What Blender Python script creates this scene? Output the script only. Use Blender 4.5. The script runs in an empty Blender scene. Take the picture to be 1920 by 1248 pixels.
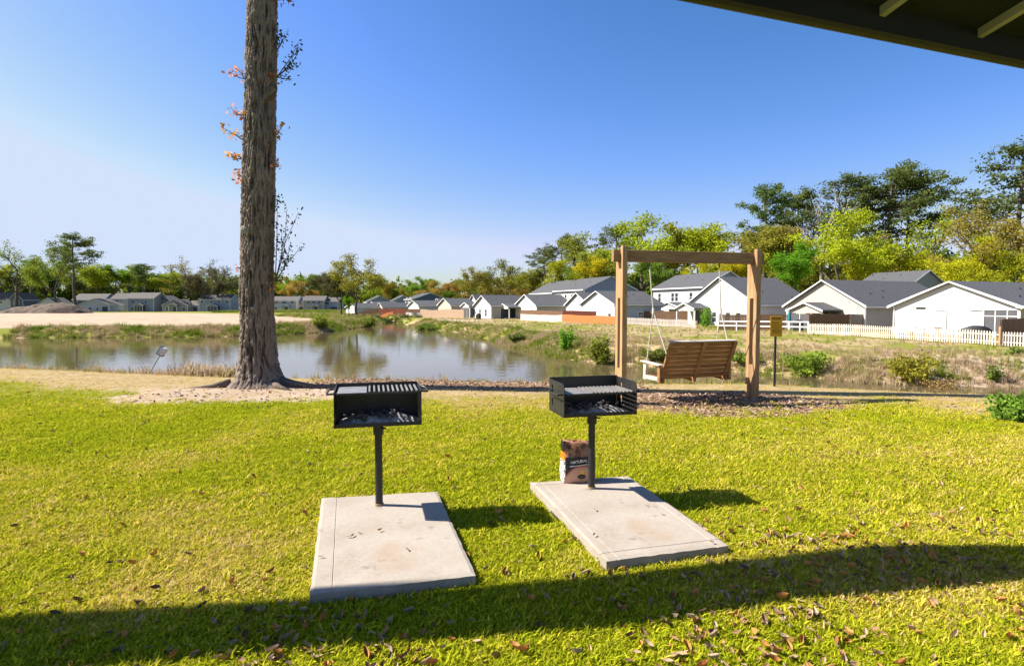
import bpy, bmesh, math, random
import numpy as np
from mathutils import Vector, Matrix
random.seed(7); RNG = np.random.default_rng(7)
R = math.radians
scene = bpy.context.scene
COL = scene.collection

# ------------------------------------------------------------------ camera
EYE = 1.7; FPX = 1100.0; PITCH = R(2.7)
cam_d = bpy.data.cameras.new('camera'); cam = bpy.data.objects.new('camera', cam_d); COL.objects.link(cam)
cam_d.sensor_width = 36.0; cam_d.lens = FPX / 1920 * 36; cam_d.clip_start = .05; cam_d.clip_end = 3000
cam.location = (0, 0, EYE); cam.rotation_euler = (R(90) - PITCH, 0, 0)
scene.camera = cam
# ------------------------------------------------------------------ sky and sun
SUN_EL, SUN_AZ = R(44), R(6)            # the sun stands to the left and a little beyond the lawn
to_sun = Vector((-math.cos(SUN_EL) * math.cos(SUN_AZ), math.cos(SUN_EL) * math.sin(SUN_AZ), math.sin(SUN_EL)))
world = bpy.data.worlds.new('World'); scene.world = world; world.use_nodes = True
wn = world.node_tree.nodes; wl = world.node_tree.links
sky = wn.new('ShaderNodeTexSky'); sky.sky_type = 'NISHITA'; sky.sun_disc = False
sky.sun_elevation = SUN_EL; sky.sun_rotation = math.atan2(to_sun.x, to_sun.y)
sky.air_density = 1.2; sky.dust_density = .8; sky.ozone_density = 4.0; sky.altitude = 0
sk1 = wn.new('ShaderNodeVectorMath'); sk1.operation = 'MULTIPLY'; sk1.inputs[1].default_value = (.192, .183, .200); wl.new(sky.outputs[0], sk1.inputs[0])
sk2 = wn.new('ShaderNodeGamma'); sk2.inputs[1].default_value = 1.55; wl.new(sk1.outputs[0], sk2.inputs[0])     # a clear, contrasty spring sky
sk4 = wn.new('ShaderNodeVectorMath'); sk4.operation = 'MINIMUM'; sk4.inputs[1].default_value = (.635, .735, .94)
ss = wn.new('ShaderNodeSeparateColor'); cc = wn.new('ShaderNodeCombineColor'); wl.new(sk2.outputs[0], ss.inputs[0])
for i_, (k_, p_) in enumerate(((1.35, 1.25), (.84, .85), (.97, 1.0))):
    a_ = wn.new('ShaderNodeMath'); a_.operation = 'POWER'; a_.inputs[1].default_value = p_; wl.new(ss.outputs[i_], a_.inputs[0])
    b_ = wn.new('ShaderNodeMath'); b_.operation = 'MULTIPLY'; b_.inputs[1].default_value = k_; wl.new(a_.outputs[0], b_.inputs[0]); wl.new(b_.outputs[0], cc.inputs[i_])
wl.new(cc.outputs[0], sk4.inputs[0])     # even pale haze towards the sun and the horizon
sk3 = wn.new('ShaderNodeVectorMath'); sk3.operation = 'SCALE'; sk3.inputs[3].default_value = 4.45; wl.new(sk4.outputs[0], sk3.inputs[0])
wl.new(sk3.outputs[0], wn['Background'].inputs[0]); wn['Background'].inputs[1].default_value = .1
sun_d = bpy.data.lights.new('sun', 'SUN'); sun = bpy.data.objects.new('sun', sun_d); COL.objects.link(sun)
sun_d.energy = 5.0; sun_d.angle = R(.53); sun_d.color = (1.0, .94, .84)
sun.rotation_euler = to_sun.to_track_quat('Z', 'Y').to_euler(); sun.location = (-30, 5, 40)
scene.view_settings.view_transform = 'Standard'; scene.view_settings.look = 'None'
scene.view_settings.exposure = 1.22; scene.view_settings.gamma = 1.0
scene.cycles.max_bounces = 6; scene.cycles.transparent_max_bounces = 6; scene.cycles.use_denoising = True

# ------------------------------------------------------------------ helpers
def ray(px, py):
    u = (px - 960) / FPX; v = (624 - py) / FPX
    return Vector((u, math.cos(PITCH) + v * math.sin(PITCH), -math.sin(PITCH) + v * math.cos(PITCH)))
def at(px, py, z=None, d=None):
    r = ray(px, py)
    k = (z - EYE) / r.z if z is not None else d / r.y
    return Vector((0, 0, EYE)) + r * k

def hash3(ix, iy, iz, seed=0):
    n = (ix.astype(np.int64) * 374761393 + iy.astype(np.int64) * 668265263 + iz.astype(np.int64) * 2147483647 + seed * 974711) & 0xffffffff
    n = ((n ^ (n >> 13)) * 1274126177) & 0xffffffff
    n = ((n ^ (n >> 16)) * 2246822519) & 0xffffffff
    return ((n ^ (n >> 15)) & 0xffff) / 65535.0
def vnoise(x, y, z, seed=0):
    x, y, z = np.broadcast_arrays(np.asarray(x, float), np.asarray(y, float), np.asarray(z, float))
    ix, iy, iz = np.floor(x), np.floor(y), np.floor(z)
    fx, fy, fz = x - ix, y - iy, z - iz
    fx, fy, fz = [f * f * (3 - 2 * f) for f in (fx, fy, fz)]
    r = 0
    for a in (0, 1):
        for b in (0, 1):
            for c in (0, 1):
                w = (fx if a else 1 - fx) * (fy if b else 1 - fy) * (fz if c else 1 - fz)
                r = r + w * hash3(ix + a, iy + b, iz + c, seed)
    return r
def fbm(x, y, z=0., seed=0, o=4):
    s = 0; a = .5; t = 0
    for i in range(o):
        s = s + a * vnoise(np.asarray(x) * 2 ** i, np.asarray(y) * 2 ** i, np.asarray(z) * 2 ** i, seed + i); t += a; a *= .5
    return s / t
def sstep(a, b, x):
    t = np.clip((x - a) / (b - a), 0, 1); return t * t * (3 - 2 * t)

def tag(o, label=None, cat=None, group=None, kind=None):
    if label: o['label'] = label
    if cat: o['category'] = cat
    if group: o['group'] = group
    if kind: o['kind'] = kind
    return o
def empty(name, loc=(0, 0, 0), rz=0):
    o = bpy.data.objects.new(name, None); COL.objects.link(o); o.location = loc; o.rotation_euler = (0, 0, rz)
    o.empty_display_size = .2
    return o
def link(name, me, parent=None, loc=None, rz=None):
    o = bpy.data.objects.new(name, me); COL.objects.link(o)
    if parent is not None: o.parent = parent
    if loc is not None: o.location = loc
    if rz is not None: o.rotation_euler = (0, 0, rz)
    return o
def np_mesh(name, V, F, mat=None, smooth=False):
    me = bpy.data.meshes.new(name)
    V = np.asarray(V, np.float32); F = np.asarray(F, np.int32); k = F.shape[1]
    me.vertices.add(len(V)); me.vertices.foreach_set('co', V.ravel())
    me.loops.add(F.size); me.loops.foreach_set('vertex_index', F.ravel())
    me.polygons.add(len(F)); me.polygons.foreach_set('loop_start', np.arange(len(F), dtype=np.int32) * k)
    me.polygons.foreach_set('loop_total', np.full(len(F), k, np.int32))
    if smooth: me.polygons.foreach_set('use_smooth', np.ones(len(F), bool))
    me.update(calc_edges=True)
    if mat: me.materials.append(mat)
    return me
class MB:
    def __init__(s): s.v = []; s.f = []; s.m = []; s.cur = 0
    def add(s, vs, fs):
        b = len(s.v); s.v += [tuple(v) for v in vs]; s.f += [tuple(b + i for i in f) for f in fs]; s.m += [s.cur] * len(fs)
        return s
    def box(s, c, size, rot=None):
        hx, hy, hz = [k / 2 for k in size]; M = rot if rot is not None else Matrix.Identity(3); c = Vector(c)
        vs = [c + M @ Vector((x * hx, y * hy, z * hz)) for x in (-1, 1) for y in (-1, 1) for z in (-1, 1)]
        return s.add(vs, [(0, 1, 3, 2), (4, 6, 7, 5), (0, 4, 5, 1), (2, 3, 7, 6), (0, 2, 6, 4), (1, 5, 7, 3)])
    def bar(s, a, b, w, h, up=(0, 0, 1)):
        a, b = Vector(a), Vector(b); d = (b - a); L = d.length; d.normalize(); up = Vector(up)
        x = d.cross(up)
        if x.length < 1e-4: x = d.cross(Vector((0, 1, 0)))
        x.normalize(); z = x.cross(d)
        M = Matrix((x, d, z)).transposed()
        return s.box((a + b) / 2, (w, L, h), M)
    def tube(s, pts, rad, n=8, cap=True):
        pts = [Vector(p) for p in pts]; rad = rad if isinstance(rad, (list, tuple)) else [rad] * len(pts)
        b = len(s.v); prev = None
        for i, p in enumerate(pts):
            d = (pts[min(i + 1, len(pts) - 1)] - pts[max(i - 1, 0)]).normalized()
            if prev is None: prev = d.orthogonal().normalized()
            x = (prev - d * prev.dot(d)).normalized(); prev = x; y = d.cross(x)
            s.v += [tuple(p + (x * math.cos(2 * math.pi * k / n) + y * math.sin(2 * math.pi * k / n)) * rad[i]) for k in range(n)]
        for i in range(len(pts) - 1):
            for k in range(n):
                s.f.append((b + i * n + k, b + i * n + (k + 1) % n, b + (i + 1) * n + (k + 1) % n, b + (i + 1) * n + k)); s.m.append(s.cur)
        if cap:
            s.f.append(tuple(b + k for k in range(n))[::-1]); s.m.append(s.cur)
            s.f.append(tuple(b + (len(pts) - 1) * n + k for k in range(n))); s.m.append(s.cur)
        return s
    def prism(s, poly, ext):          # poly: list of 3-D points, ext: vector
        n = len(poly); e = Vector(ext); vs = [Vector(p) for p in poly] + [Vector(p) + e for p in poly]
        return s.add(vs, [tuple(range(n))[::-1], tuple(range(n, 2 * n))] + [(i, (i + 1) % n, n + (i + 1) % n, n + i) for i in range(n)])
    def mesh(s, name, mats, smooth=False, bevel=0):
        me = bpy.data.meshes.new(name); me.from_pydata(s.v, [], s.f)
        mats = mats if isinstance(mats, (list, tuple)) else [mats]
        for m in mats: me.materials.append(m)
        if len(mats) > 1: me.polygons.foreach_set('material_index', s.m)
        bm = bmesh.new(); bm.from_mesh(me); bmesh.ops.recalc_face_normals(bm, faces=bm.faces)
        if bevel: bmesh.ops.bevel(bm, geom=list(bm.edges), offset=bevel, segments=1, affect='EDGES')
        if smooth:
            for f in bm.faces: f.smooth = True
        bm.to_mesh(me); bm.free(); return me
    def build(s, name, mats, parent=None, loc=None, rz=None, smooth=False, bevel=0):
        return link(name, s.mesh(name, mats, smooth, bevel), parent, loc, rz)

# ------------------------------------------------------------------ materials
def new_mat(name):
    m = bpy.data.materials.new(name); m.use_nodes = True
    return m, m.node_tree.nodes, m.node_tree.links, m.node_tree.nodes['Principled BSDF']
def noise_node(N, L, scale, detail=4, rough=.55, stretch=None, coord='Object', dist=0):
    tc = N.new('ShaderNodeTexCoord'); n = N.new('ShaderNodeTexNoise')
    n.inputs['Scale'].default_value = scale; n.inputs['Detail'].default_value = detail; n.inputs['Roughness'].default_value = rough
    n.inputs['Distortion'].default_value = dist
    if stretch:
        mp = N.new('ShaderNodeMapping'); mp.inputs['Scale'].default_value = stretch
        L.new(tc.outputs[coord], mp.inputs[0]); L.new(mp.outputs[0], n.inputs['Vector'])
    else: L.new(tc.outputs[coord], n.inputs['Vector'])
    return n
def ramp(N, L, src, stops):
    r = N.new('ShaderNodeValToRGB'); e = r.color_ramp.elements
    while len(e) < len(stops): e.new(.5)
    for i, (p, c) in enumerate(stops): e[i].position = p; e[i].color = (*c, 1) if len(c) == 3 else c
    L.new(src, r.inputs[0]); return r.outputs[0]
def mix(N, L, fac, a, b, mode='MIX'):
    m = N.new('ShaderNodeMix'); m.data_type = 'RGBA'; m.blend_type = mode
    for k, v in ((0, fac), (6, a), (7, b)):
        if isinstance(v, (int, float)): m.inputs[k].default_value = v
        elif isinstance(v, tuple): m.inputs[k].default_value = (*v, 1)
        else: L.new(v, m.inputs[k])
    return m.outputs[2]
def mathn(N, L, op, a, b=None, clamp=False):
    m = N.new('ShaderNodeMath'); m.operation = op; m.use_clamp = clamp
    for k, v in ((0, a), (1, b)):
        if v is None: continue
        if isinstance(v, (int, float)): m.inputs[k].default_value = v
        else: L.new(v, m.inputs[k])
    return m.outputs[0]
def bump(N, L, h, strength, dist, bsdf):
    b = N.new('ShaderNodeBump'); b.inputs['Strength'].default_value = strength; b.inputs['Distance'].default_value = dist
    L.new(h, b.inputs['Height']); L.new(b.outputs[0], bsdf.inputs['Normal'])
def pmat(name, c1, c2=None, scale=4, rough=.8, bmp=0, bdist=.01, bscale=None, stretch=None, metallic=0, spec=.3, lo=.3, hi=.7, detail=5):
    m, N, L, B = new_mat(name)
    B.inputs['Roughness'].default_value = rough; B.inputs['Metallic'].default_value = metallic
    B.inputs['Specular IOR Level'].default_value = spec
    c2 = c2 or tuple(k * .8 for k in c1)
    n = noise_node(N, L, scale, detail, .6, stretch)
    L.new(ramp(N, L, n.outputs[0], [(lo, c1), (hi, c2)]), B.inputs['Base Color'])
    if bmp:
        n2 = noise_node(N, L, bscale or scale * 3, 5, .6, stretch); bump(N, L, n2.outputs[0], bmp, bdist, B)
    return m
def siding(name, c, lap=.16):
    m, N, L, B = new_mat(name); B.inputs['Roughness'].default_value = .55; B.inputs['Specular IOR Level'].default_value = .3
    n = noise_node(N, L, .7, 3); L.new(ramp(N, L, n.outputs[0], [(.3, c), (.75, tuple(k * .93 for k in c))]), B.inputs['Base Color'])
    tc = N.new('ShaderNodeTexCoord'); sp = N.new('ShaderNodeSeparateXYZ'); L.new(tc.outputs['Object'], sp.inputs[0])
    saw = mathn(N, L, 'FRACT', mathn(N, L, 'DIVIDE', sp.outputs[2], lap))
    bump(N, L, mathn(N, L, 'SUBTRACT', 1.0, saw), 1.0, .03, B)
    return m
def leafmat(name, use_obj=True, col=(.1, .16, .02), trans=.35):
    m, N, L, B = new_mat(name); out = N['Material Output']; N.remove(B)
    at_ = N.new('ShaderNodeAttribute'); at_.attribute_name = 'lv'
    if use_obj: oi = N.new('ShaderNodeObjectInfo'); base = oi.outputs['Color']
    else: rg = N.new('ShaderNodeRGB'); rg.outputs[0].default_value = (*col, 1); base = rg.outputs[0]
    k = N.new('ShaderNodeMapRange'); k.inputs[3].default_value = .66; k.inputs[4].default_value = 1.55; L.new(at_.outputs['Fac'], k.inputs[0])
    sc = N.new('ShaderNodeVectorMath'); sc.operation = 'SCALE'; L.new(base, sc.inputs[0]); L.new(k.outputs[0], sc.inputs[3])
    d = N.new('ShaderNodeBsdfDiffuse'); t = N.new('ShaderNodeBsdfTranslucent'); mx = N.new('ShaderNodeMixShader')
    mx.inputs[0].default_value = trans
    L.new(sc.outputs[0], d.inputs[0]); L.new(sc.outputs[0], t.inputs[0]); L.new(d.outputs[0], mx.inputs[1]); L.new(t.outputs[0], mx.inputs[2])
    L.new(mx.outputs[0], out.inputs[0]); return m
M = {}
M['white'] = siding('white_siding', (.60, .597, .585)); M['greige'] = siding('greige_siding', (.42, .375, .32))
M['cream'] = siding('cream_siding', (.47, .41, .325)); M['grey'] = siding('grey_and_shade_siding', (.42, .44, .46)); M['blue'] = siding('blue_and_shade_siding', (.26, .295, .335))  # blue and grey also give some end walls their shade tone
M['navy'] = siding('navy_siding', (.10, .14, .20)); M['pale'] = siding('pale_siding', (.50, .49, .47)); M['brownsd'] = siding('brown_siding', (.30, .27, .25))
M['trim'] = pmat('white_trim', (.70, .70, .69), (.66, .66, .65), 3, .5)
M['shingle'] = pmat('charcoal_shingles', (.055, .055, .06), (.10, .10, .105), 5, .9, .5, .02, 9, stretch=(1, 1, 3))
M['shingle2'] = pmat('brown_shingles', (.09, .08, .075), (.14, .125, .115), 5, .9, .5, .02, 9)
m, N, L, B = new_mat('window_glass'); B.inputs['Base Color'].default_value = (.03, .04, .05, 1); B.inputs['Roughness'].default_value = .08; B.inputs['Specular IOR Level'].default_value = .6; M['glass'] = m
M['screen'] = pmat('dark_screen', (.07, .07, .08), (.10, .10, .11), 2, .6)
M['door'] = pmat('door_paint', (.05, .06, .07), (.07, .08, .09), 2, .5)
M['black'] = pmat('black_paint', (.012, .012, .013), (.03, .028, .026), 14, .42, .25, .002, 60, spec=.45)
M['cookgrate'] = pmat('grate_steel', (.05, .045, .04), (.13, .12, .11), 30, .5, .3, .002, 90, metallic=.3, spec=.5)
M['griddle'] = pmat('griddle_steel', (.20, .19, .18), (.36, .34, .32), 12, .42, .2, .001, 60, metallic=.35)
M['ash'] = pmat('ash', (.10, .095, .09), (.42, .39, .36), 22, .95, .6, .006, 70)
M['coal'] = pmat('charcoal', (.02, .02, .02), (.16, .15, .145), 25, .9, .5, .004, 80)
M['rope'] = pmat('rope', (.72, .70, .64), (.60, .57, .50), 40, .9)
M['signpost'] = pmat('sign_post_black', (.012, .012, .012), (.02, .02, .02), 6, .5)
M['yellow'] = pmat('sign_yellow', (.72, .40, .02), (.62, .33, .015), 3, .45)
M['signink'] = pmat('sign_ink', (.24, .10, .012), (.14, .06, .01), 40, .6)
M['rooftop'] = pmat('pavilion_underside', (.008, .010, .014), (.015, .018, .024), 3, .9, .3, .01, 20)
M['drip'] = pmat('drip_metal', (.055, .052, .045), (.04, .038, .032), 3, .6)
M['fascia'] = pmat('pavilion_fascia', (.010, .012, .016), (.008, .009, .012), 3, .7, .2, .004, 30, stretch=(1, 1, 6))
M['rafter'] = pmat('pavilion_rafter', (.34, .33, .29), (.28, .27, .24), 5, .8)
M['teal'] = pmat('teal_canvas', (.03, .22, .24), (.02, .16, .18), 6, .8)
M['vinylblack'] = pmat('black_cover', (.015, .015, .017), (.03, .03, .033), 5, .55)
M['bark_far'] = pmat('far_bark', (.13, .105, .085), (.065, .05, .04), 6, .95, .6, .05, 10, stretch=(1, 1, .3))
M['bark_pale'] = pmat('pale_bark', (.36, .31, .26), (.22, .18, .15), 6, .95, .5, .05, 10, stretch=(1, 1, .3))
M['leaf'] = leafmat('foliage', trans=.45)
def wood(name, a, b, c, scale=3.0, axis='x'):
    st = (1.0, 9.0, 9.0) if axis == 'x' else (9.0, 9.0, 1.0); sk = (1, 2.2, 2.2) if axis == 'x' else (2.2, 2.2, 1)
    m, N, L, B = new_mat(name); B.inputs['Roughness'].default_value = .75; B.inputs['Specular IOR Level'].default_value = .25
    n = noise_node(N, L, scale, 6, .65, st, dist=.6)
    n2 = noise_node(N, L, 1.4, 3)
    c1 = ramp(N, L, n.outputs[0], [(.28, c), (.5, a), (.72, b)])
    oi = N.new('ShaderNodeObjectInfo')
    k = N.new('ShaderNodeMapRange'); k.inputs[3].default_value = .82; k.inputs[4].default_value = 1.12; L.new(oi.outputs['Random'], k.inputs[0])
    sc = N.new('ShaderNodeVectorMath'); sc.operation = 'SCALE'; L.new(c1, sc.inputs[0]); L.new(k.outputs[0], sc.inputs[3])
    vo = N.new('ShaderNodeTexVoronoi'); vo.inputs['Scale'].default_value = 2.6
    tc = N.new('ShaderNodeTexCoord'); mp = N.new('ShaderNodeMapping'); mp.inputs['Scale'].default_value = sk; L.new(tc.outputs['Object'], mp.inputs[0]); L.new(mp.outputs[0], vo.inputs['Vector'])
    kn = ramp(N, L, vo.outputs['Distance'], [(.0, (1, 1, 1)), (.07, (0, 0, 0))])
    L.new(mix(N, L, kn, sc.outputs[0], (.09, .04, .015)), B.inputs['Base Color'])
    bump(N, L, n.outputs[0], .35, .004, B); return m
M['timber'] = wood('treated_timber', (.34, .20, .095), (.41, .26, .14), (.20, .11, .05))
M['post'] = wood('treated_post', (.36, .215, .105), (.43, .275, .15), (.22, .12, .055), axis='z')
M['bench'] = wood('bench_timber', (.36, .18, .065), (.46, .25, .10), (.18, .08, .03))
M['benchgrey'] = wood('weathered_timber', (.55, .48, .42), (.64, .58, .52), (.42, .35, .30))
M['picket'] = wood('pale_picket', (.66, .59, .49), (.72, .66, .56), (.58, .50, .40)); M['picket2'] = wood('greyed_picket', (.52, .46, .41), (.60, .54, .48), (.42, .37, .33))
M['brownfence'] = wood('brown_boards', (.17, .095, .055), (.22, .13, .075), (.11, .06, .035)); M['greyfence'] = wood('grey_boards', (.30, .25, .22), (.36, .31, .28), (.22, .18, .16))
M['redfence'] = wood('red_boards', (.13, .03, .018), (.17, .045, .025), (.08, .02, .012)); M['orangefence'] = wood('orange_boards', (.52, .17, .055), (.58, .21, .075), (.44, .13, .04))
M['tanfence'] = wood('tan_boards', (.36, .25, .17), (.42, .30, .21), (.28, .18, .12)); M['pinkfence'] = wood('pale_boards', (.62, .50, .42), (.68, .57, .49), (.54, .42, .34))
# ------------------------------------------------------------------ terrain
ZW, ZG = -2.0, -.95                     # pond level, general ground level (the lawn is 0)
crest_x = np.array([-60, -22, -13.8, -6.3, -3.1, 0, 2.7, 6.1, 8.0, 9.4, 14, 60.])
crest_y = np.array([19., 17.5, 15.8, 13.6, 13.3, 12.8, 12.5, 12.5, 11.8, 11.0, 10.0, 9.])
def crest(x): return np.interp(x, crest_x, crest_y)
right_bank = [(27, 25.5), (21, 26.6)] + [tuple(at(p, q, ZW).xy) for p, q in ((1615, 719), (1515, 707), (1455, 705), (1330, 694), (1210, 687), (1155, 685), (1060, 674), (1010, 664), (960, 650), (930, 640), (880, 628), (805, 617), (767, 610))]
left_bank = [tuple(at(p, q, ZW).xy) for p, q in ((735, 603.5), (690, 612), (660, 616), (620, 622), (560, 626), (500, 629), (440, 631), (200, 633), (0, 634))]
inlet = [(-34, 150), (-48, 165), (-52, 160), (-40, 140)]
near = [(x, float(crest(x)) + 4.6) for x in (-22, -13.8, -6.3, -3, 0, 2.7, 6, 9.5, 14)]
POND = np.array(right_bank + inlet + left_bank + [(-105, 64), (-120, 50), (-110, 30), (-60, 24)] + near + [(20, 18), (27, 21)])
def seg_sd(P, x, y):
    best = np.full(x.shape, 1e9); ins = np.zeros(x.shape, bool); n = len(P)
    for i in range(n):
        a = P[i]; b = P[(i + 1) % n]; d = b - a; L2 = d @ d
        t = np.clip(((x - a[0]) * d[0] + (y - a[1]) * d[1]) / L2, 0, 1)
        best = np.minimum(best, np.hypot(x - a[0] - t * d[0], y - a[1] - t * d[1]))
        c = ((a[1] > y) != (b[1] > y))
        with np.errstate(divide='ignore', invalid='ignore'):
            xi = (b[0] - a[0]) * (y - a[1]) / (b[1] - a[1] + 1e-12) + a[0]
        ins ^= c & (x < xi)
    return np.where(ins, -best, best)
def terrain(x, y):
    x = np.asarray(x, float); y = np.asarray(y, float)
    cy = crest(x)
    T = ZG * sstep(0, 7, y - cy)
    bump_ = (fbm(x * .35, y * .35, 0, 3) - .5) * .22 * sstep(14, 24, y) + (fbm(x * .06, y * .06, 0, 9) - .5) * .5 * sstep(30, 60, y)
    T = T + bump_ + (fbm(x * .8, y * .8, 0, 5) - .5) * .03
    sd = seg_sd(POND, x, y) + (fbm(x * .5, y * .5, 0, 21) - .5) * 1.0 * sstep(20, 30, y)
    near_f = 1 - sstep(2, 9, y - cy)
    w = 3.2 * (1 - near_f) + 4.6 * near_f
    z = ZW + (T - ZW) * sstep(0, w, sd) ** .8
    return np.where(sd > 0, z, ZW - np.minimum(1.2, -sd * .35) - .01), sd
def tz(x, y): return float(terrain(np.array([x]), np.array([y]))[0][0])
xs = np.unique(np.round(np.concatenate([-np.geomspace(72, 900, 26), np.arange(-72, -14, .6), np.arange(-14, 14, .25), np.arange(14, 72, .6), np.geomspace(72, 900, 26)]), 3))
ys = np.unique(np.round(np.concatenate([np.linspace(-40, -3, 10), np.arange(-3, 19, .22), np.arange(19, 60, .45), np.arange(60, 150, .8), np.geomspace(150, 1400, 34)]), 3))
GX, GY = np.meshgrid(xs, ys); GZ, GSD = terrain(GX, GY)
def grid_faces(nx, ny):
    i = np.arange(nx * ny).reshape(ny, nx)
    return np.stack([i[:-1, :-1], i[:-1, 1:], i[1:, 1:], i[1:, :-1]], -1).reshape(-1, 4)
def in_poly(pts, x, y, soft): return 1 - sstep(-soft, soft, seg_sd(np.array(pts), x, y))
SAND = [tuple(at(p, q, ZG).xy) for p, q in ((-250, 588), (0, 586.5), (300, 586), (440, 588), (520, 593), (640, 601), (652, 604), (600, 609), (440, 612), (200, 614), (0, 616), (-250, 618))]
def ell(x, y, cx, cy, rx, ry, soft=.35): return 1 - sstep(1 - soft, 1 + soft, np.hypot((x - cx) / rx, (y - cy) / ry) + (fbm(x * 1.6, y * 1.6, 0, 31) - .5) * .55)
MULCH = (3.65, 10.15, 2.15, 1.35)
def masks(x, y, sd):
    cy = crest(x); lawn = 1 - sstep(-.3, 1.2, y - cy)
    sand = in_poly(SAND, x, y, 3.0) * sstep(1.5, 4.0, sd)
    sand = np.maximum(sand, ell(x, y, -5.2, 11.2, 2.3, 1.25) * .95)
    sand = np.maximum(sand, .75 * ell(x, y, 20.5, 28.5, 5.5, 2.8)); sand = np.maximum(sand, .6 * ell(x, y, 8.3, 9.3, 1.5, .75))
    sand = np.maximum(sand, .8 * ell(x, y, -9, 105, 6, 9) * sstep(60, 80, y))
    n = fbm(x * .55, y * .55, 0, 41); n2 = fbm(x * .16, y * .16, 0, 47)
    dry = sstep(-4.0, -1.0, y - cy + (n - .5) * 3.4) * lawn
    dry = np.maximum(dry, lawn * sstep(.58, .74, n) * .30)
    field = (1 - lawn) * (.25 + .75 * sstep(.42, .62, n * .55 + n2 * .45))
    dry = np.maximum(dry, field * (1 - .6 * sstep(120, 170, y)))
    mul = ell(x, y, *MULCH, .22)
    straw = sstep(-1.9, -.5, y - cy + (n - .5) * 1.2) * lawn * sstep(-5.5, -3.5, x) * (1 - sstep(2, 3.5, x))
    return sand, dry, np.maximum(mul, .85 * straw)
ms, md, mm = masks(GX, GY, GSD)
# ground material
m, N, L, B = new_mat('ground_cover'); B.inputs['Roughness'].default_value = .95; B.inputs['Specular IOR Level'].default_value = .1
va = N.new('ShaderNodeAttribute'); va.attribute_name = 'cover'; sp = N.new('ShaderNodeSeparateColor'); L.new(va.outputs['Color'], sp.inputs[0])
nf = noise_node(N, L, 26, 6, .7); nm = noise_node(N, L, 2.2, 6, .65); nl = noise_node(N, L, .25, 5, .6); nff = noise_node(N, L, 90, 3, .6)
green = mix(N, L, nm.outputs[0], ramp(N, L, nf.outputs[0], [(.3, (.10, .12, .012)), (.7, (.24, .25, .028))]), ramp(N, L, nf.outputs[0], [(.3, (.12, .13, .015)), (.7, (.28, .26, .05))]))
dryc = ramp(N, L, nm.outputs[0], [(.25, (.20, .17, .06)), (.5, (.34, .25, .12)), (.75, (.46, .34, .20))])
dryc = mix(N, L, .35, dryc, ramp(N, L, nf.outputs[0], [(.3, (.10, .07, .03)), (.7, (.50, .38, .22))]))
sandc = ramp(N, L, nm.outputs[0], [(.25, (.30, .22, .145)), (.5, (.42, .32, .225)), (.8, (.50, .40, .30))])
sandc = mix(N, L, ramp(N, L, nl.outputs[0], [(.50, (0, 0, 0)), (.60, (.5, .5, .5))]), sandc, (.27, .19, .13))
nstr = noise_node(N, L, 1.0, 5, .65, (.035, .30, 1)); sandc = mix(N, L, ramp(N, L, nstr.outputs[0], [(.50, (0, 0, 0)), (.60, (.45, .45, .45))]), sandc, (.30, .21, .15)); nclod = noise_node(N, L, .9, 3, .6); sandc = mix(N, L, ramp(N, L, nclod.outputs[0], [(.66, (0, 0, 0)), (.72, (.6, .6, .6))]), sandc, (.20, .14, .10))
mulc = ramp(N, L, nff.outputs[0], [(.3, (.09, .05, .03)), (.5, (.25, .16, .095)), (.72, (.42, .30, .19))])
def soft(src, k=1.0):
    a = mathn(N, L, 'ADD', src, mathn(N, L, 'MULTIPLY', mathn(N, L, 'SUBTRACT', nm.outputs[0], .5), k))
    return ramp(N, L, a, [(.38, (0, 0, 0)), (.62, (1, 1, 1))])
c = mix(N, L, soft(sp.outputs[1], 1.1), green, dryc); c = mix(N, L, soft(sp.outputs[0], .8), c, sandc); c = mix(N, L, soft(sp.outputs[2], .5), c, mulc)
L.new(c, B.inputs['Base Color']); bump(N, L, mix(N, L, .5, nf.outputs[0], nff.outputs[0]), .7, .03, B); M['ground'] = m
gme = np_mesh('ground', np.stack([GX.ravel(), GY.ravel(), GZ.ravel()], 1), grid_faces(len(xs), len(ys)), M['ground'], True)
ca = gme.color_attributes.new('cover', 'FLOAT_COLOR', 'POINT')
ca.data.foreach_set('color', np.stack([ms.ravel(), md.ravel(), mm.ravel(), np.ones(ms.size)], 1).astype(np.float32).ravel())
tag(link('ground', gme), kind='structure')
# water
m, N, L, B = new_mat('pond_water'); B.inputs['Base Color'].default_value = (.105, .08, .04, 1); B.inputs['Roughness'].default_value = .02
B.inputs['IOR'].default_value = 1.33; B.inputs['Specular IOR Level'].default_value = .5
n1 = noise_node(N, L, 1.1, 3, .5, (1, 1.0, 1)); n2 = noise_node(N, L, 5.0, 2, .5)
wv = mathn(N, L, 'ADD', n1.outputs[0], mathn(N, L, 'MULTIPLY', n2.outputs[0], .25))
bump(N, L, wv, .03, .25, B); M['water'] = m
xw = np.linspace(-150, 60, 60); yw = np.linspace(12, 190, 60); WX, WY = np.meshgrid(xw, yw)
tag(link('pond_water', np_mesh('pond_water', np.stack([WX.ravel(), WY.ravel(), np.full(WX.size, ZW)], 1), grid_faces(60, 60), M['water'], True)), kind='structure')

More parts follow.
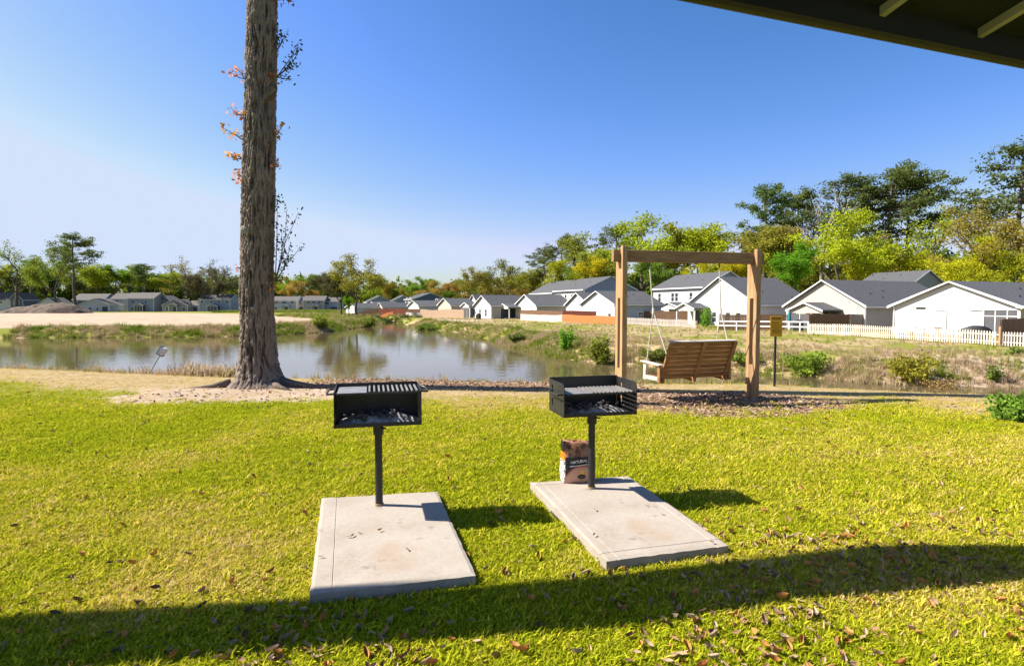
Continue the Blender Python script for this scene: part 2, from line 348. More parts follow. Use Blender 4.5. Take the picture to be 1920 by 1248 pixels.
# ------------------------------------------------------------------ pavilion at the camera
AX = R(13.5); ex = Vector((math.cos(AX), math.sin(AX), 0)); ey = Vector((-math.sin(AX), math.cos(AX), 0))
pav = tag(empty('pavilion', (3.0, -3.0, 0)), 'dark roofed open pavilion whose eave hangs over the upper corner of the view', 'pavilion')
def pl(p): return Vector(p) - Vector(pav.location)
E0 = at(1300, -3, 2.95); E1 = at(1920, 122, 2.95); ed = (E1 - E0).normalized(); en = Vector((ed.y, -ed.x, 0))      # en: back towards the camera side
A0 = E0 - ed * .35; A1 = E0 + ed * 9
slope = .22; up = Vector((0, 0, 1)); back = en * 5.6 + up * 5.6 * slope
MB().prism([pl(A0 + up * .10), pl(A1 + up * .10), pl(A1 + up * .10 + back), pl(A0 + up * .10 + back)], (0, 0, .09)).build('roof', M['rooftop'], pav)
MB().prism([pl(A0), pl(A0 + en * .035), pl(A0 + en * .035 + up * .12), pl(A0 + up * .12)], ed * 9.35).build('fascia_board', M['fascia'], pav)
MB().tube([pl(A0 - en * .03 + up * .03), pl(A1 - en * .03 + up * .03)], .03, 8).build('drip_edge', M['drip'], pav)
for k in range(8):
    ra, rb_ = at(1607, 30, 3.08), at(1787, 68, 3.08); base = ra + (rb_ - ra) * k; q0 = (base - E0).dot(en)
    base = base - en * q0; base.z = E0.z
    MB().bar(pl(base + en * q0 + up * (.085 + q0 * slope)), pl(base + en * 5.4 + up * (.085 + 5.4 * slope)), .035, .05).build('rafter', M['rafter'], pav)
for q in (A0 + en * 5.2 + ed * .5, A1 + en * .6 - ed * .4, A1 + en * 5.2 - ed * .4):
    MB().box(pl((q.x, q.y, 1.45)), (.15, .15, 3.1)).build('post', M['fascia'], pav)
# unseen panel added overhead to cast the dark band across the near lawn
def unshadow(px, py, z):
    g = at(px, py, 0); return g + to_sun * (z / to_sun.z)
b0 = unshadow(0, 1146, 4.25); b1 = unshadow(1640, 1028, 4.25); b2 = unshadow(1980, 1030, 4.25)
c0 = unshadow(150, 1270, 4.25); c1 = unshadow(1200, 1182, 4.25); c1b = unshadow(1500, 1132, 4.25); c2 = unshadow(1980, 1090, 4.25)
b0 = b0 + (b0 - b1) * .5; c0 = c0 + (c0 - c1) * .35
poly = [b0, unshadow(580, 1132, 4.25), unshadow(900, 1108, 4.25), unshadow(1200, 1080, 4.25), b1, b2, c2, c1b, c1, unshadow(720, 1216, 4.25), c0]
MB().prism([pl(p) for p in poly], (0, 0, .05)).build('shadow_panel', M['fascia'], pav)  # outline traced back from the lawn shadow, placed out of view
for p in (b2, c0):
    MB().bar(pl(p + up * .12), pl(p + en * 6 + up * .12), .07, .12).build('rafter', M['rafter'], pav)  # added carriers for the unseen shadow panel
for p in (c0 + en * 5.5, b2 + en * 5.8):
    MB().box(pl((p.x, p.y, 2.1)), (.15, .15, 4.3)).build('post', M['fascia'], pav)  # added props that hold the shadow panel up

# ------------------------------------------------------------------ concrete pads
m, N, L, B = new_mat('concrete'); B.inputs['Roughness'].default_value = .9; B.inputs['Specular IOR Level'].default_value = .2
n1 = noise_node(N, L, 2.2, 6, .6); n2 = noise_node(N, L, 40, 5, .7); n3 = noise_node(N, L, 1.1, 3)
c = ramp(N, L, n1.outputs[0], [(.28, (.27, .22, .165)), (.5, (.35, .30, .245)), (.75, (.39, .345, .29))])
c = mix(N, L, .3, c, ramp(N, L, n2.outputs[0], [(.3, (.22, .185, .155)), (.7, (.40, .36, .315))]))
st = ramp(N, L, n3.outputs[0], [(.60, (0, 0, 0)), (.68, (.55, .55, .55))])
n5 = noise_node(N, L, 5.5, 4, .6); c = mix(N, L, ramp(N, L, n5.outputs[0], [(.64, (0, 0, 0)), (.74, (.6, .6, .6))]), c, (.15, .125, .105)); n6 = noise_node(N, L, 75, 2, .5); c = mix(N, L, ramp(N, L, n6.outputs[0], [(.70, (0, 0, 0)), (.76, (.8, .8, .8))]), c, (.12, .09, .07))
L.new(mix(N, L, st, c, (.28, .195, .125)), B.inputs['Base Color']); bump(N, L, n2.outputs[0], .35, .006, B); M['concrete'] = m
def pad(corners, label, gu, gv):
    P = [at(p, q, .085) for p, q in corners]; c = sum(P, Vector()) / 4; c.z = 0
    root = tag(empty('concrete_pad', c), label, 'concrete pad', 'concrete pads under the grills')
    # subdivided slab with slightly chipped edges
    us = sorted(set([i / 40 for i in range(41)] + [g + k for g in gu for k in (-.006, 0., .006)])); vs_ = sorted(set([i / 40 for i in range(41)] + [g + k for g in gv for k in (-.0035, 0., .0035)])); V = []; nu_, nv_ = len(us) - 1, len(vs_) - 1
    bl, br, fr, fl = [p - c for p in P]
    for j in range(nv_ + 1):
        for i in range(nu_ + 1):
            u, v = us[i], vs_[j]
            p = (bl * (1 - u) + br * u) * (1 - v) + (fl * (1 - u) + fr * u) * v
            e = 0 if i in (0, nu_) or j in (0, nv_) else 1
            q = p.copy()
            if e < .5:
                k = (float(vnoise(p.x * 14, p.y * 14, 1.0, 3)) - .35) * .018
                q = q * (1 - k)
            q.z = .085 + (float(vnoise(p.x * 3, p.y * 3, 2.0, 4)) - .5) * .006 - (.008 if e < .5 else 0) - (.006 if u in gu or v in gv else 0)
            V.append(q)
    F = [tuple(f) for f in grid_faces(nu_ + 1, nv_ + 1)]
    mb = MB(); mb.add(V, F); w_ = nu_ + 1
    ring = [j * w_ for j in range(nv_)] + [nv_ * w_ + i for i in range(nu_)] + [j * w_ + nu_ for j in range(nv_, 0, -1)] + [i for i in range(nu_, 0, -1)]
    b = len(mb.v); mb.v += [(V[i].x * 1.004, V[i].y * 1.004, -.12) for i in ring]
    for k in range(len(ring)):
        mb.f.append((ring[k], ring[(k + 1) % len(ring)], b + (k + 1) % len(ring), b + k)); mb.m.append(0)
    mb.build('slab', M['concrete'], root)
    return root, (bl + c, br + c, fr + c, fl + c)
padA, pA = pad(((603, 932), (820, 919), (893, 1076), (580, 1112)), 'concrete pad nearest the shadow band with the single grill and no bag', [.127], [])
padB, pB = pad(((995, 903), (1178, 890), (1367, 1020), (1137, 1050)), 'concrete pad that carries the charcoal bag beside its grill post', [.097, .903], [.063, .937])

# ------------------------------------------------------------------ pedestal grills
def grill(px, py, label, grate_z, rz, n_seed):
    b = at(px, py, .085); root = tag(empty('pedestal_grill', (b.x, b.y, .083), rz), label, 'grill', 'park grills on the pads')
    rnd = random.Random(n_seed)
    W, D, z0, z1 = .65, .40, .685, .965; t = .006; y0, y1 = -D / 2, D / 2
    MB().tube([(0, 0, 0), (0, 0, z0 - .10)], .03, 20).build('post', M['black'], root, smooth=False)
    MB().tube([(0, 0, .003), (0, 0, .018)], .036, 20).build('rust_collar', pmat('rust', (.28, .16, .08), (.45, .33, .22), 40, .9), root)
    c = MB().tube([(0, 0, z0 - .105), (0, 0, z0 - .004)], .042, 20).build('swivel_collar', M['black'], root)
    MB().tube([(.03, -.03, z0 - .05), (.055, -.055, z0 - .05)], .008, 8).build('set_bolt', M['black'], c)
    fb = empty('firebox'); fb.parent = root
    MB().box((0, 0, z0), (W, D, t)).box((0, y0 + .004, z0 + .012), (W * .99, .006, .028)).build('floor_plate', M['black'], fb)
    MB().box((0, y1, (z0 + z1) / 2 + .004), (W, t, z1 - z0 + .012)).build('back_plate', M['black'], fb)
    for s in (-1, 1):
        x = s * W / 2
        prof = [(y0, z0 - .004), (y1 - .004, z0 - .004), (y1 - .004, z1), (y0 + .05, z1 - .004), (y0 + .018, z1 - .012), (y0 + .004, z1 - .034), (y0, z1 - .06)]
        # keyhole slots: plate built round two slot openings near the back
        sl = [(y1 - .10, z0 + .055, z0 + .12), (y1 - .10, z0 + .17, z0 + .235)]
        mb = MB(); bm = bmesh.new()
        vs = [bm.verts.new((x, y, z)) for y, z in prof]; es = [bm.edges.new((vs[i], vs[(i + 1) % len(vs)])) for i in range(len(vs))]
        for (yc, za, zb) in sl:
            w = .012; h = [(yc - w, za), (yc + w, za), (yc + w, (za + zb) / 2), (yc + w * 2.2, (za + zb) / 2 + .008), (yc + w, zb), (yc - w, zb)]
            hv = [bm.verts.new((x, y, z)) for y, z in h]; es += [bm.edges.new((hv[i], hv[(i + 1) % len(hv)])) for i in range(len(hv))]
        bmesh.ops.triangle_fill(bm, use_beauty=True, edges=es)
        r = bmesh.ops.extrude_face_region(bm, geom=list(bm.faces)); bmesh.ops.translate(bm, verts=[g for g in r['geom'] if isinstance(g, bmesh.types.BMVert)], vec=(s * t, 0, 0))
        bmesh.ops.recalc_face_normals(bm, faces=bm.faces); me = bpy.data.meshes.new('side_plate'); bm.to_mesh(me); bm.free(); me.materials.append(M['black']); link('side_plate', me, fb)
    # cooking grate: solid griddle part, bars, frame, handles sticking out sideways
    g = empty('cooking_grate', (0, 0, grate_z)); g.parent = root
    gx0 = -W / 2 + .018; gx1 = W / 2 - .018; gm = gx0 + (gx1 - gx0) * .36; yf, yb = y0 + .012, y1 - .03
    MB().box(((gx0 + gm) / 2, (yf + yb) / 2, 0), (gm - gx0, yb - yf, .007)).build('griddle_plate', M['griddle'], g, bevel=.002)
    nb = 11
    for i in range(nb):
        x = gm + .02 + (gx1 - gm - .03) * i / (nb - 1)
        MB().bar((x, yf, .004), (x, yb, .004), .013, .012).build('grate_bar', M['griddle'], g)
    MB().box(((gx0 + gx1) / 2, yf - .004, -.006), (gx1 - gx0, .012, .016)).box(((gx0 + gx1) / 2, yb + .006, -.006), (gx1 - gx0, .012, .016)).build('grate_frame', M['black'], g)
    for s in (-1, 1):
        xe = s * W / 2
        MB().tube([(xe - s * .03, yf + .03, -.004), (xe + s * .015, yf + .02, -.004), (xe + s * .055, yf + .02, -.006), (xe + s * .06, yf + .05, -.004), (xe + s * .055, yb - .10, -.004), (xe + s * .02, yb - .07, -.004), (xe - s * .03, yb - .07, -.004)], .0075, 8).build('handle', M['black'], g)
    # ash bed and coals
    n = 26; V = []
    for j in range(n + 1):
        for i in range(n + 1):
            x = -W / 2 + .02 + (W - .04) * i / n; y = y0 + .03 + (D - .05) * j / n
            e = min(i, n - i, j * 1.2, n - j) / n
            V.append((x, y, z0 + .005 + .05 * min(1, e * 5) * (.25 + .9 * float(fbm(x * 16, y * 16, n_seed, 5, 3))) ** 1.3))
    MB().add(V, [tuple(f) for f in grid_faces(n + 1, n + 1)]).build('ash_bed', M['ash'], root, smooth=True)
    co = bmesh.new()
    for k in range(46):
        x = rnd.uniform(-.2, .16) if k > 14 else rnd.uniform(-W / 2 + .06, W / 2 - .06); y = rnd.uniform(y0 + .06, y1 - .07); r = rnd.uniform(.014, .027)
        mt = Matrix.Translation((x, y, z0 + .04 + rnd.uniform(0, .035))) @ Matrix.Rotation(rnd.uniform(0, 6), 4, 'Z') @ Matrix.Rotation(rnd.uniform(-.5, .5), 4, 'X') @ Matrix.Diagonal((1, .8, .6, 1))
        bmesh.ops.create_icosphere(co, subdivisions=1, radius=r, matrix=mt)
    me = bpy.data.meshes.new('coals'); co.to_mesh(me); co.free(); me.materials.append(M['coal']); tag(link('coals', me, root), kind='stuff')
    return root
grill(711, 946, 'black pedestal grill standing alone on the pad without a bag', .945, AX, 3)
grill(1109, 915, 'black pedestal grill with the charcoal bag behind its post', .875, AX + R(1), 8)

# ------------------------------------------------------------------ charcoal bag
bg = at(1057, 906, .085); brz = R(10); bag = tag(empty('charcoal_bag', (bg.x, bg.y, .085), brz), 'crumpled black and orange paper charcoal bag leaning behind the grill post', 'bag')
BW, BD, BH = .31, .16, .365
m, N, L, B = new_mat('printed_bag'); B.inputs['Roughness'].default_value = .38; B.inputs['Specular IOR Level'].default_value = .5
tc = N.new('ShaderNodeTexCoord'); sp = N.new('ShaderNodeSeparateXYZ'); L.new(tc.outputs['Object'], sp.inputs[0]); X_, Y_, Z_ = sp.outputs
def el(cx, cz, rx, rz, s=.08):
    a = mathn(N, L, 'POWER', mathn(N, L, 'DIVIDE', mathn(N, L, 'SUBTRACT', X_, cx), rx), 2.0); b = mathn(N, L, 'POWER', mathn(N, L, 'DIVIDE', mathn(N, L, 'SUBTRACT', Z_, cz), rz), 2.0)
    return ramp(N, L, mathn(N, L, 'ADD', a, b), [(.9, (1, 1, 1)), (1.0 - s * .2, (0, 0, 0))])
nz = noise_node(N, L, 14, 5, .65); nb_ = noise_node(N, L, 60, 3, .6, (1, 1, 2.2))
c = mix(N, L, el(.17, .015, .168, .150), (.012, .012, .013), (.42, .13, .07)); c = mix(N, L, el(.17, .012, .158, .138), c, (.55, .30, .20))
c = mix(N, L, el(.17, .080, .018, .040), c, (.75, .42, .03)); c = mix(N, L, el(.165, .058, .042, .024), c, (.025, .02, .012))
topz = ramp(N, L, Z_, [(.232, (0, 0, 0)), (.240, (1, 1, 1))])
flame = ramp(N, L, nz.outputs[0], [(.32, (.015, .012, .012)), (.45, (.20, .07, .03)), (.55, (.45, .24, .12)), (.62, (.02, .015, .015)), (.72, (.50, .44, .42))])
c = mix(N, L, topz, c, flame)
side = ramp(N, L, X_, [(.012, (1, 1, 1)), (.016, (0, 0, 0))])
sidec = ramp(N, L, nb_.outputs[0], [(.46, (.03, .03, .03)), (.52, (.72, .70, .66))])
sidec = mix(N, L, ramp(N, L, Z_, [(.20, (0, 0, 0)), (.21, (1, 1, 1))]), sidec, ramp(N, L, nz.outputs[0], [(.4, (.85, .30, .01)), (.6, (.60, .10, .01))]))
sidec = mix(N, L, ramp(N, L, Z_, [(.27, (0, 0, 0)), (.28, (1, 1, 1))]), sidec, (.012, .01, .01))
L.new(mix(N, L, side, c, sidec), B.inputs['Base Color']); bump(N, L, nz.outputs[0], .35, .015, B); M['bag'] = m
V = []; nu, nv = 64, 40
def bag_pt(u, v):
    z = BH * v; w = BW / 2; d = BD / 2 * (1 - .35 * max(0, v - .62) / .38)
    a = 2 * math.pi * u; k = .32
    x = w * math.copysign(abs(math.cos(a)) ** k, math.cos(a)); y = d * math.copysign(abs(math.sin(a)) ** k, math.sin(a))
    r = (float(fbm(x * 11 + 5, y * 11, z * 11, 9, 3)) - .5); amp = .018 + .055 * max(0, v - .6)
    x += r * amp; y += (float(fbm(x * 10, y * 10 + 3, z * 10, 19, 3)) - .5) * amp * 1.6 + .012 * math.sin(math.pi * min(1, v * 1.4)) * math.copysign(1, y)
    z += (float(fbm(x * 12, 3, 1, 29, 3)) - .5) * .05 * max(0, v - .7) / .3
    return (x + w, y + BD / 2, z)
for j in range(nv + 1):
    for i in range(nu): V.append(bag_pt(i / nu, j / nv))
F = [(j * nu + i, j * nu + (i + 1) % nu, (j + 1) * nu + (i + 1) % nu, (j + 1) * nu + i) for j in range(nv) for i in range(nu)]
b_ = len(V); V.append((BW / 2, BD / 2, 0.001)); F += [(b_, (i + 1) % nu, i) for i in range(nu)]
b_ = len(V); V.append((BW / 2, BD / 2, BH - .02)); F += [(b_, nv * nu + i, nv * nu + (i + 1) % nu) for i in range(nu)]
mb = MB(); mb.add(V, F); mb.build('paper_sack', M['bag'], bag, smooth=True)
def text(name, body, size, loc, mat, parent, rot=(R(90), 0, 0), shear=0):
    cu = bpy.data.curves.new(name, 'FONT'); cu.body = body; cu.size = size; cu.extrude = .0008; cu.shear = shear; cu.align_x = 'CENTER'
    o = bpy.data.objects.new(name, cu); COL.objects.link(o); dg = bpy.context.evaluated_depsgraph_get()
    me = bpy.data.meshes.new_from_object(o.evaluated_get(dg)); bpy.data.objects.remove(o); me.materials.append(mat)
    o = link(name, me, parent); o.location = loc; o.rotation_euler = rot; return o
M['inkwhite'] = pmat('print_white', (.75, .74, .72), (.65, .64, .62), 30, .5)
text('printed_name', 'NATURAL', .035, (.140, -.0165, .186), M['inkwhite'], bag, (R(90), R(-5), 0))
MB().box((.15, -.014, .163), (.19, .002, .006), Matrix.Rotation(R(-5), 3, 'Y')).build('printed_rule', M['inkwhite'], bag)

# ------------------------------------------------------------------ timber swing frame and bench
L0 = at(1166, 467, 2.67); L0 = at(1166, 467, None, 10.07); R0 = at(1415, 473, None, 10.68)
sw = Vector((L0.x, L0.y, 0)); swv = Vector((R0.x - L0.x, R0.y - L0.y, 0)); SL = swv.length; srz = math.atan2(swv.y, swv.x)
fr = tag(empty('timber_swing_stand', (sw.x, sw.y, tz(sw.x, sw.y)), srz), 'timber swing frame of doubled posts and one beam by the pond', 'swing frame'); TOP = 2.67
for x in (0, SL):
    for y in (-.095, .095):
        MB().box((x, y, (TOP + (.03 if y < 0 else -.02)) / 2 - .1), (.092, .088, TOP + (.03 if y < 0 else -.02) + .2)).build('post', M['post'], fr, bevel=.006)
    for (za, zb) in ((TOP - .85, TOP - .24), (.25, .62)):
        MB().box((x - .002, 0, (za + zb) / 2), (.086, .100, zb - za)).build('spacer_block', M['post'], fr, bevel=.003)
MB().box((SL / 2, 0, TOP - .13), (SL + .34, .096, .20)).build('beam', M['timber'], fr, bevel=.005)
for x in (.52, 1.88): MB().tube([(x, 0, TOP - .22), (x, 0, TOP - .30)], .012, 8).build('eye_bolt', M['cookgrate'], fr)
bc = at(1300, 680, None, 10.55); bz = .0
bench = tag(empty('porch_swing_bench', (bc.x, bc.y, 0), srz + R(6)), 'slatted wooden swing bench hanging with its back towards the lawn', 'swing bench')
HW = .70
def bk(t): return Vector((0, -.02 - .26 * t, .40 + .66 * t))         # up the leaning back
for i in range(8):
    a = bk((i + .5) / 8 * .97 + .02); MB().box((0, a.y + .018, a.z), (HW * 2 - .03, .022, .079), Matrix.Rotation(R(21.5), 3, 'X')).build('back_slat', M['bench'], bench, bevel=.004)
MB().box((0, bk(1).y + .01, bk(1).z + .012), (HW * 2 + .02, .075, .022), Matrix.Rotation(R(12), 3, 'X')).build('top_rail', M['benchgrey'], bench, bevel=.004)
for x in (-HW + .025, 0.02, HW - .025):
    MB().bar(Vector((x, .012, 0)) + bk(-.07), Vector((x, -.028, 0)) + bk(.99), .075, .04, (0, 1, .3)).build('back_brace', M['bench'], bench, bevel=.004)
for i in range(6):
    MB().box((0, .06 + i * .085, .435 - .012 * abs(i - 3)), (HW * 2, .075, .022)).build('seat_slat', M['bench'], bench, bevel=.003)
for x in (-HW + .03, 0, HW - .03):
    MB().prism([(x - .019, -.06, .33), (x - .019, .52, .36), (x - .019, .52, .42), (x - .019, -.05, .405)], (.038, 0, 0)).build('seat_rail', M['bench'], bench)
for s in (-1, 1):
    x = s * (HW + .045)
    MB().box((x, .20, .665), (.11, .60, .024), Matrix.Rotation(R(3), 3, 'X')).build('armrest', M['benchgrey'], bench, bevel=.004)
    MB().box((x, .40, .51), (.042, .075, .32)).build('arm_post', M['benchgrey'], bench, bevel=.003)
    MB().box((x, -.05, .50), (.042, .075, .32)).build('arm_post', M['bench'], bench, bevel=.003)
    MB().box((x, .22, .40), (.04, .46, .07)).build('cup_rest', M['benchgrey'], bench, bevel=.003)
ropes = []
Mb = bench.matrix_basis; bpy.context.view_layer.update()
for s, xb in ((-1, .52), (1, 1.88)):
    top = fr.matrix_world @ Vector((xb, 0, TOP - .30)); x = s * (HW + .045)
    f_ = bench.matrix_world @ Vector((x, .42, .36)); r_ = bench.matrix_world @ Vector((s * (HW - .03), -.19, .78)); kn = (f_ + r_) / 2; kn = Vector((top.x * .45 + kn.x * .55, top.y * .45 + kn.y * .55, 1.60))
    o = empty('swing_rope', top); tag(o, 'pale rope holding the swing bench at its ' + ('armrest end nearer the charcoal grill' if s < 0 else 'end nearer the yellow sign'), 'rope', 'ropes of the swing bench')
    w = lambda p: Vector(p) - top
    MB().tube([w(top), w(kn)], .011, 8).build('upper_rope', M['rope'], o); MB().tube([w(kn + Vector((0, 0, .05))), w(kn - Vector((0, 0, .05)))], .022, 8).build('knot', M['rope'], o)
    for q in (f_, r_): MB().tube([w(kn), w(q)], .010, 8).build('lower_rope', M['rope'], o)

# ------------------------------------------------------------------ yellow sign
sp_ = at(1452, 724, 0); sg = tag(empty('warning_sign', (sp_.x, sp_.y, tz(sp_.x, sp_.y)), R(-3)), 'small yellow notice board on a thin black post by the water', 'sign')
MB().tube([(0, 0, -.2), (0, 0, 1.15)], .024, 12).build('post', M['signpost'], sg)
sz0, sz1 = 1.045, 1.47; bd = MB().box((0, -.03, (sz0 + sz1) / 2), (.25, .006, sz1 - sz0)).build('board', M['yellow'], sg, bevel=.002)
mi = MB(); rr = random.Random(2); yb = -.0345
mi.box((0, yb, sz1 - .045), (.20, .002, .030)); mi.box((0, yb, sz1 - .078), (.12, .002, .007))
mi.prism([(-.095, yb, sz1 - .125), (-.06, yb, sz1 - .122), (-.03, yb, sz1 - .135), (.05, yb, sz1 - .132), (.06, yb, sz1 - .15), (-.05, yb, sz1 - .148)], (0, .002, 0))
for i in range(8):
    z = sz1 - .185 - .024 * i; x = -.09
    while x < .085:
        w_ = rr.uniform(.012, .035); mi.box((x + w_ / 2, yb, z), (w_, .002, .008 if i not in (5,) else .012)); x += w_ + .007
mi.build('printed_marks', M['signink'], bd)

# ------------------------------------------------------------------ leaning pole with a white box
lp = at(266, 704, -.25); lt = at(303, 661, None, lp.y + .1); lp.z = tz(lp.x, lp.y)
lo_ = tag(empty('leaning_pole_box', lp), 'small weathered white box on a thin leaning metal pole among the reeds', 'nest box')
dv = (lt - lp); MB().tube([-dv * .12, dv * .97], .015, 8).build('pole', pmat('pole_steel', (.18, .17, .16), (.3, .29, .28), 20, .5, metallic=.6), lo_)
dn = dv.normalized(); xx = dn.cross(Vector((0, 1, 0))).normalized(); zz = Vector((0, 1, 0)); Mx = Matrix((xx, zz, dn)).transposed()
whb = pmat('weathered_white', (.72, .68, .62), (.50, .46, .42), 15, .7); gyb = pmat('weathered_grey', (.16, .15, .15), (.32, .30, .29), 15, .8)
MB().box(dv + dn * .05, (.15, .15, .22), Mx).build('box', whb, lo_, bevel=.006)
MB().box(dv + dn * .05 + xx * .079, (.012, .17, .25), Mx).build('roof_board', gyb, lo_)
MB().box(dv + dn * -.07, (.17, .17, .014), Mx).build('base_board', gyb, lo_)
# ------------------------------------------------------------------ the big trunk by the water
tb = at(486, 722, 0); big = tag(empty('big_tree', (tb.x, tb.y, 0)), 'huge bare furrowed tree trunk at the pond edge with reddish sprouts', 'tree')
prof_z = np.array([-.3, 0, .08, .2, .4, .8, 1.4, 2.5, 4.8, 7.0, 8.4, 12, 17, 20.]); prof_r = .81 * np.array([.78, .68, .62, .55, .49, .435, .405, .383, .372, .352, .335, .29, .20, .14])
zz_ = np.concatenate([np.linspace(-.3, 8.8, 640), np.linspace(8.9, 20, 60)]); nth = 200; th = np.linspace(0, 2 * math.pi, nth, endpoint=False)
TH, ZZ = np.meshgrid(th, zz_)
rad = np.interp(ZZ, prof_z, prof_r)
root_l = sum(a * np.maximum(0, np.cos(TH - t0)) ** k for t0, a, k in ((-.25, .55, 10), (2.7, .22, 9), (-1.5, .16, 12), (1.2, .3, 10), (3.9, .14, 14), (-.9, .12, 14)))
rad = rad + root_l * np.exp(-np.maximum(ZZ, 0) / .14) * .55
cxx, syy = np.cos(TH), np.sin(TH)
wob = (fbm(cxx * 1.3, syy * 1.3, ZZ * .5, 61, 3) - .5) * .10
rid = 1 - np.abs(2 * fbm(cxx * 7.0 + fbm(cxx * 4, syy * 4, ZZ * 3, 66, 2) * 2.2, syy * 7.0, ZZ * 2.6, 62, 4) - 1)
fine = fbm(cxx * 20, syy * 20, ZZ * 16, 64, 3)
rad = rad + wob + (rid - .75) * .095 + (fine - .5) * .055
cx = np.interp(ZZ, [0, 2, 8.4, 20], [.0, -.01, .235, .75])
V = np.stack([(cx + rad * cxx).ravel(), (rad * syy).ravel(), ZZ.ravel()], 1)
i0 = np.arange(len(zz_) - 1)[:, None] * nth; k0 = np.arange(nth)[None, :]; k1 = (k0 + 1) % nth
F = np.stack([i0 + k0, i0 + k1, i0 + nth + k1, i0 + nth + k0], -1).reshape(-1, 4)
m, N, L, B = new_mat('furrowed_bark'); B.inputs['Roughness'].default_value = .95; B.inputs['Specular IOR Level'].default_value = .1
va = N.new('ShaderNodeAttribute'); va.attribute_name = 'ridge'
n1 = noise_node(N, L, 26, 6, .7, (1, 1, .45)); n2 = noise_node(N, L, 2.0, 4, .6, (1, 1, .5)); n3 = noise_node(N, L, 9, 5, .6)
h = mathn(N, L, 'ADD', mathn(N, L, 'MULTIPLY', va.outputs['Fac'], .62), mathn(N, L, 'MULTIPLY', n1.outputs[0], .55))
c = ramp(N, L, h, [(.42, (.018, .012, .009)), (.62, (.080, .056, .041)), (.85, (.24, .19, .15))])
c = mix(N, L, ramp(N, L, n2.outputs[0], [(.52, (0, 0, 0)), (.68, (.55, .55, .55))]), c, mix(N, L, n1.outputs[0], (.03, .025, .02), (.20, .175, .15)))
c = mix(N, L, ramp(N, L, n3.outputs[0], [(.68, (0, 0, 0)), (.74, (.5, .5, .5))]), c, (.36, .33, .28))
L.new(c, B.inputs['Base Color']); bump(N, L, n1.outputs[0], .9, .02, B); M['bark'] = m
me = np_mesh('trunk', V, F, M['bark'], True); a_ = me.attributes.new('ridge', 'FLOAT', 'POINT'); a_.data.foreach_set('value', rid.ravel().astype(np.float32)); link('trunk', me, big)
# surface roots
def root(pts, r, n=10):
    pts = [Vector((x, y, tz(x + tb.x, y + tb.y) + z)) for x, y, z in pts]
    out = MB(); out.tube(pts, r, n); o = out.build('surface_root', M['bark'], big, smooth=True); a = o.data.attributes.new('ridge', 'FLOAT', 'POINT'); a.data.foreach_set('value', np.full(len(o.data.vertices), .72, np.float32)); return o
root([(.45, -.12, .10), (.80, -.22, .06), (1.2, -.34, .03), (1.7, -.42, -.01), (2.3, -.52, -.05)], [.13, .085, .06, .045, .03])
root([(.4, -.3, .08), (.65, -.55, .03), (1.0, -.8, -.02)], [.10, .055, .03]); root([(-.5, -.2, .08), (-.85, -.35, .02), (-1.4, -.4, -.03)], [.10, .05, .03])
# knots and branch stubs
def blob(name, c, s, mat, parent, seed=1, sub=3):
    bm = bmesh.new(); bmesh.ops.create_icosphere(bm, subdivisions=sub, radius=1)
    for v in bm.verts:
        k = 1 + .5 * (float(fbm(v.co.x * 1.6 + seed, v.co.y * 1.6, v.co.z * 1.6, seed, 3)) - .5)
        v.co = Vector((v.co.x * s[0] * k, v.co.y * s[1] * k, v.co.z * s[2] * k)) + Vector(c)
    for f in bm.faces: f.smooth = True
    me = bpy.data.meshes.new(name); bm.to_mesh(me); bm.free(); me.materials.append(mat); a = me.attributes.new('ridge', 'FLOAT', 'POINT'); a.data.foreach_set('value', np.full(len(me.vertices), .8, np.float32)); return link(name, me, parent)
st_ = MB().tube([(.22, -.06, 5.95), (.36, -.07, 6.08), (.45, -.08, 6.17), (.51, -.08, 6.19), (.53, -.08, 6.19)], [.19, .16, .10, .06, .02], 14).build('branch_stub', M['bark'], big, smooth=True)
a_ = st_.data.attributes.new('ridge', 'FLOAT', 'POINT'); a_.data.foreach_set('value', np.random.default_rng(1).uniform(.45, .85, len(st_.data.vertices)).astype(np.float32))
blob('bark_scar', (-.08, -.285, 3.25), (.13, .03, .09), pmat('pale_scar', (.34, .32, .28), (.20, .18, .15), 14, .95, .6, .01, 40), big, 6)
# leafy sprouts on the trunk
def leaf_quads(C, size, rng, flat=0., aspect=.55, lv=None):
    n = len(C); nrm = rng.normal(size=(n, 3)); nrm[:, 2] += flat * np.sign(rng.normal(size=n)) ; nrm /= np.linalg.norm(nrm, axis=1)[:, None]
    t = np.cross(nrm, rng.normal(size=(n, 3))); t /= np.linalg.norm(t, axis=1)[:, None] + 1e-9; b = np.cross(nrm, t)
    s = (size * rng.uniform(.6, 1.35, n))[:, None]
    V = np.stack([C - t * s, C + b * s * aspect, C + t * s, C - b * s * aspect], 1).reshape(-1, 3)
    F = np.arange(4 * n).reshape(n, 4); lvv = np.repeat(lv if lv is not None else rng.uniform(0, 1, n), 4)
    return V, F, lvv
def leaf_mesh(name, V, F, lv, mat):
    me = np_mesh(name, V, F, mat); a = me.attributes.new('lv', 'FLOAT', 'POINT'); a.data.foreach_set('value', lv.astype(np.float32)); return me
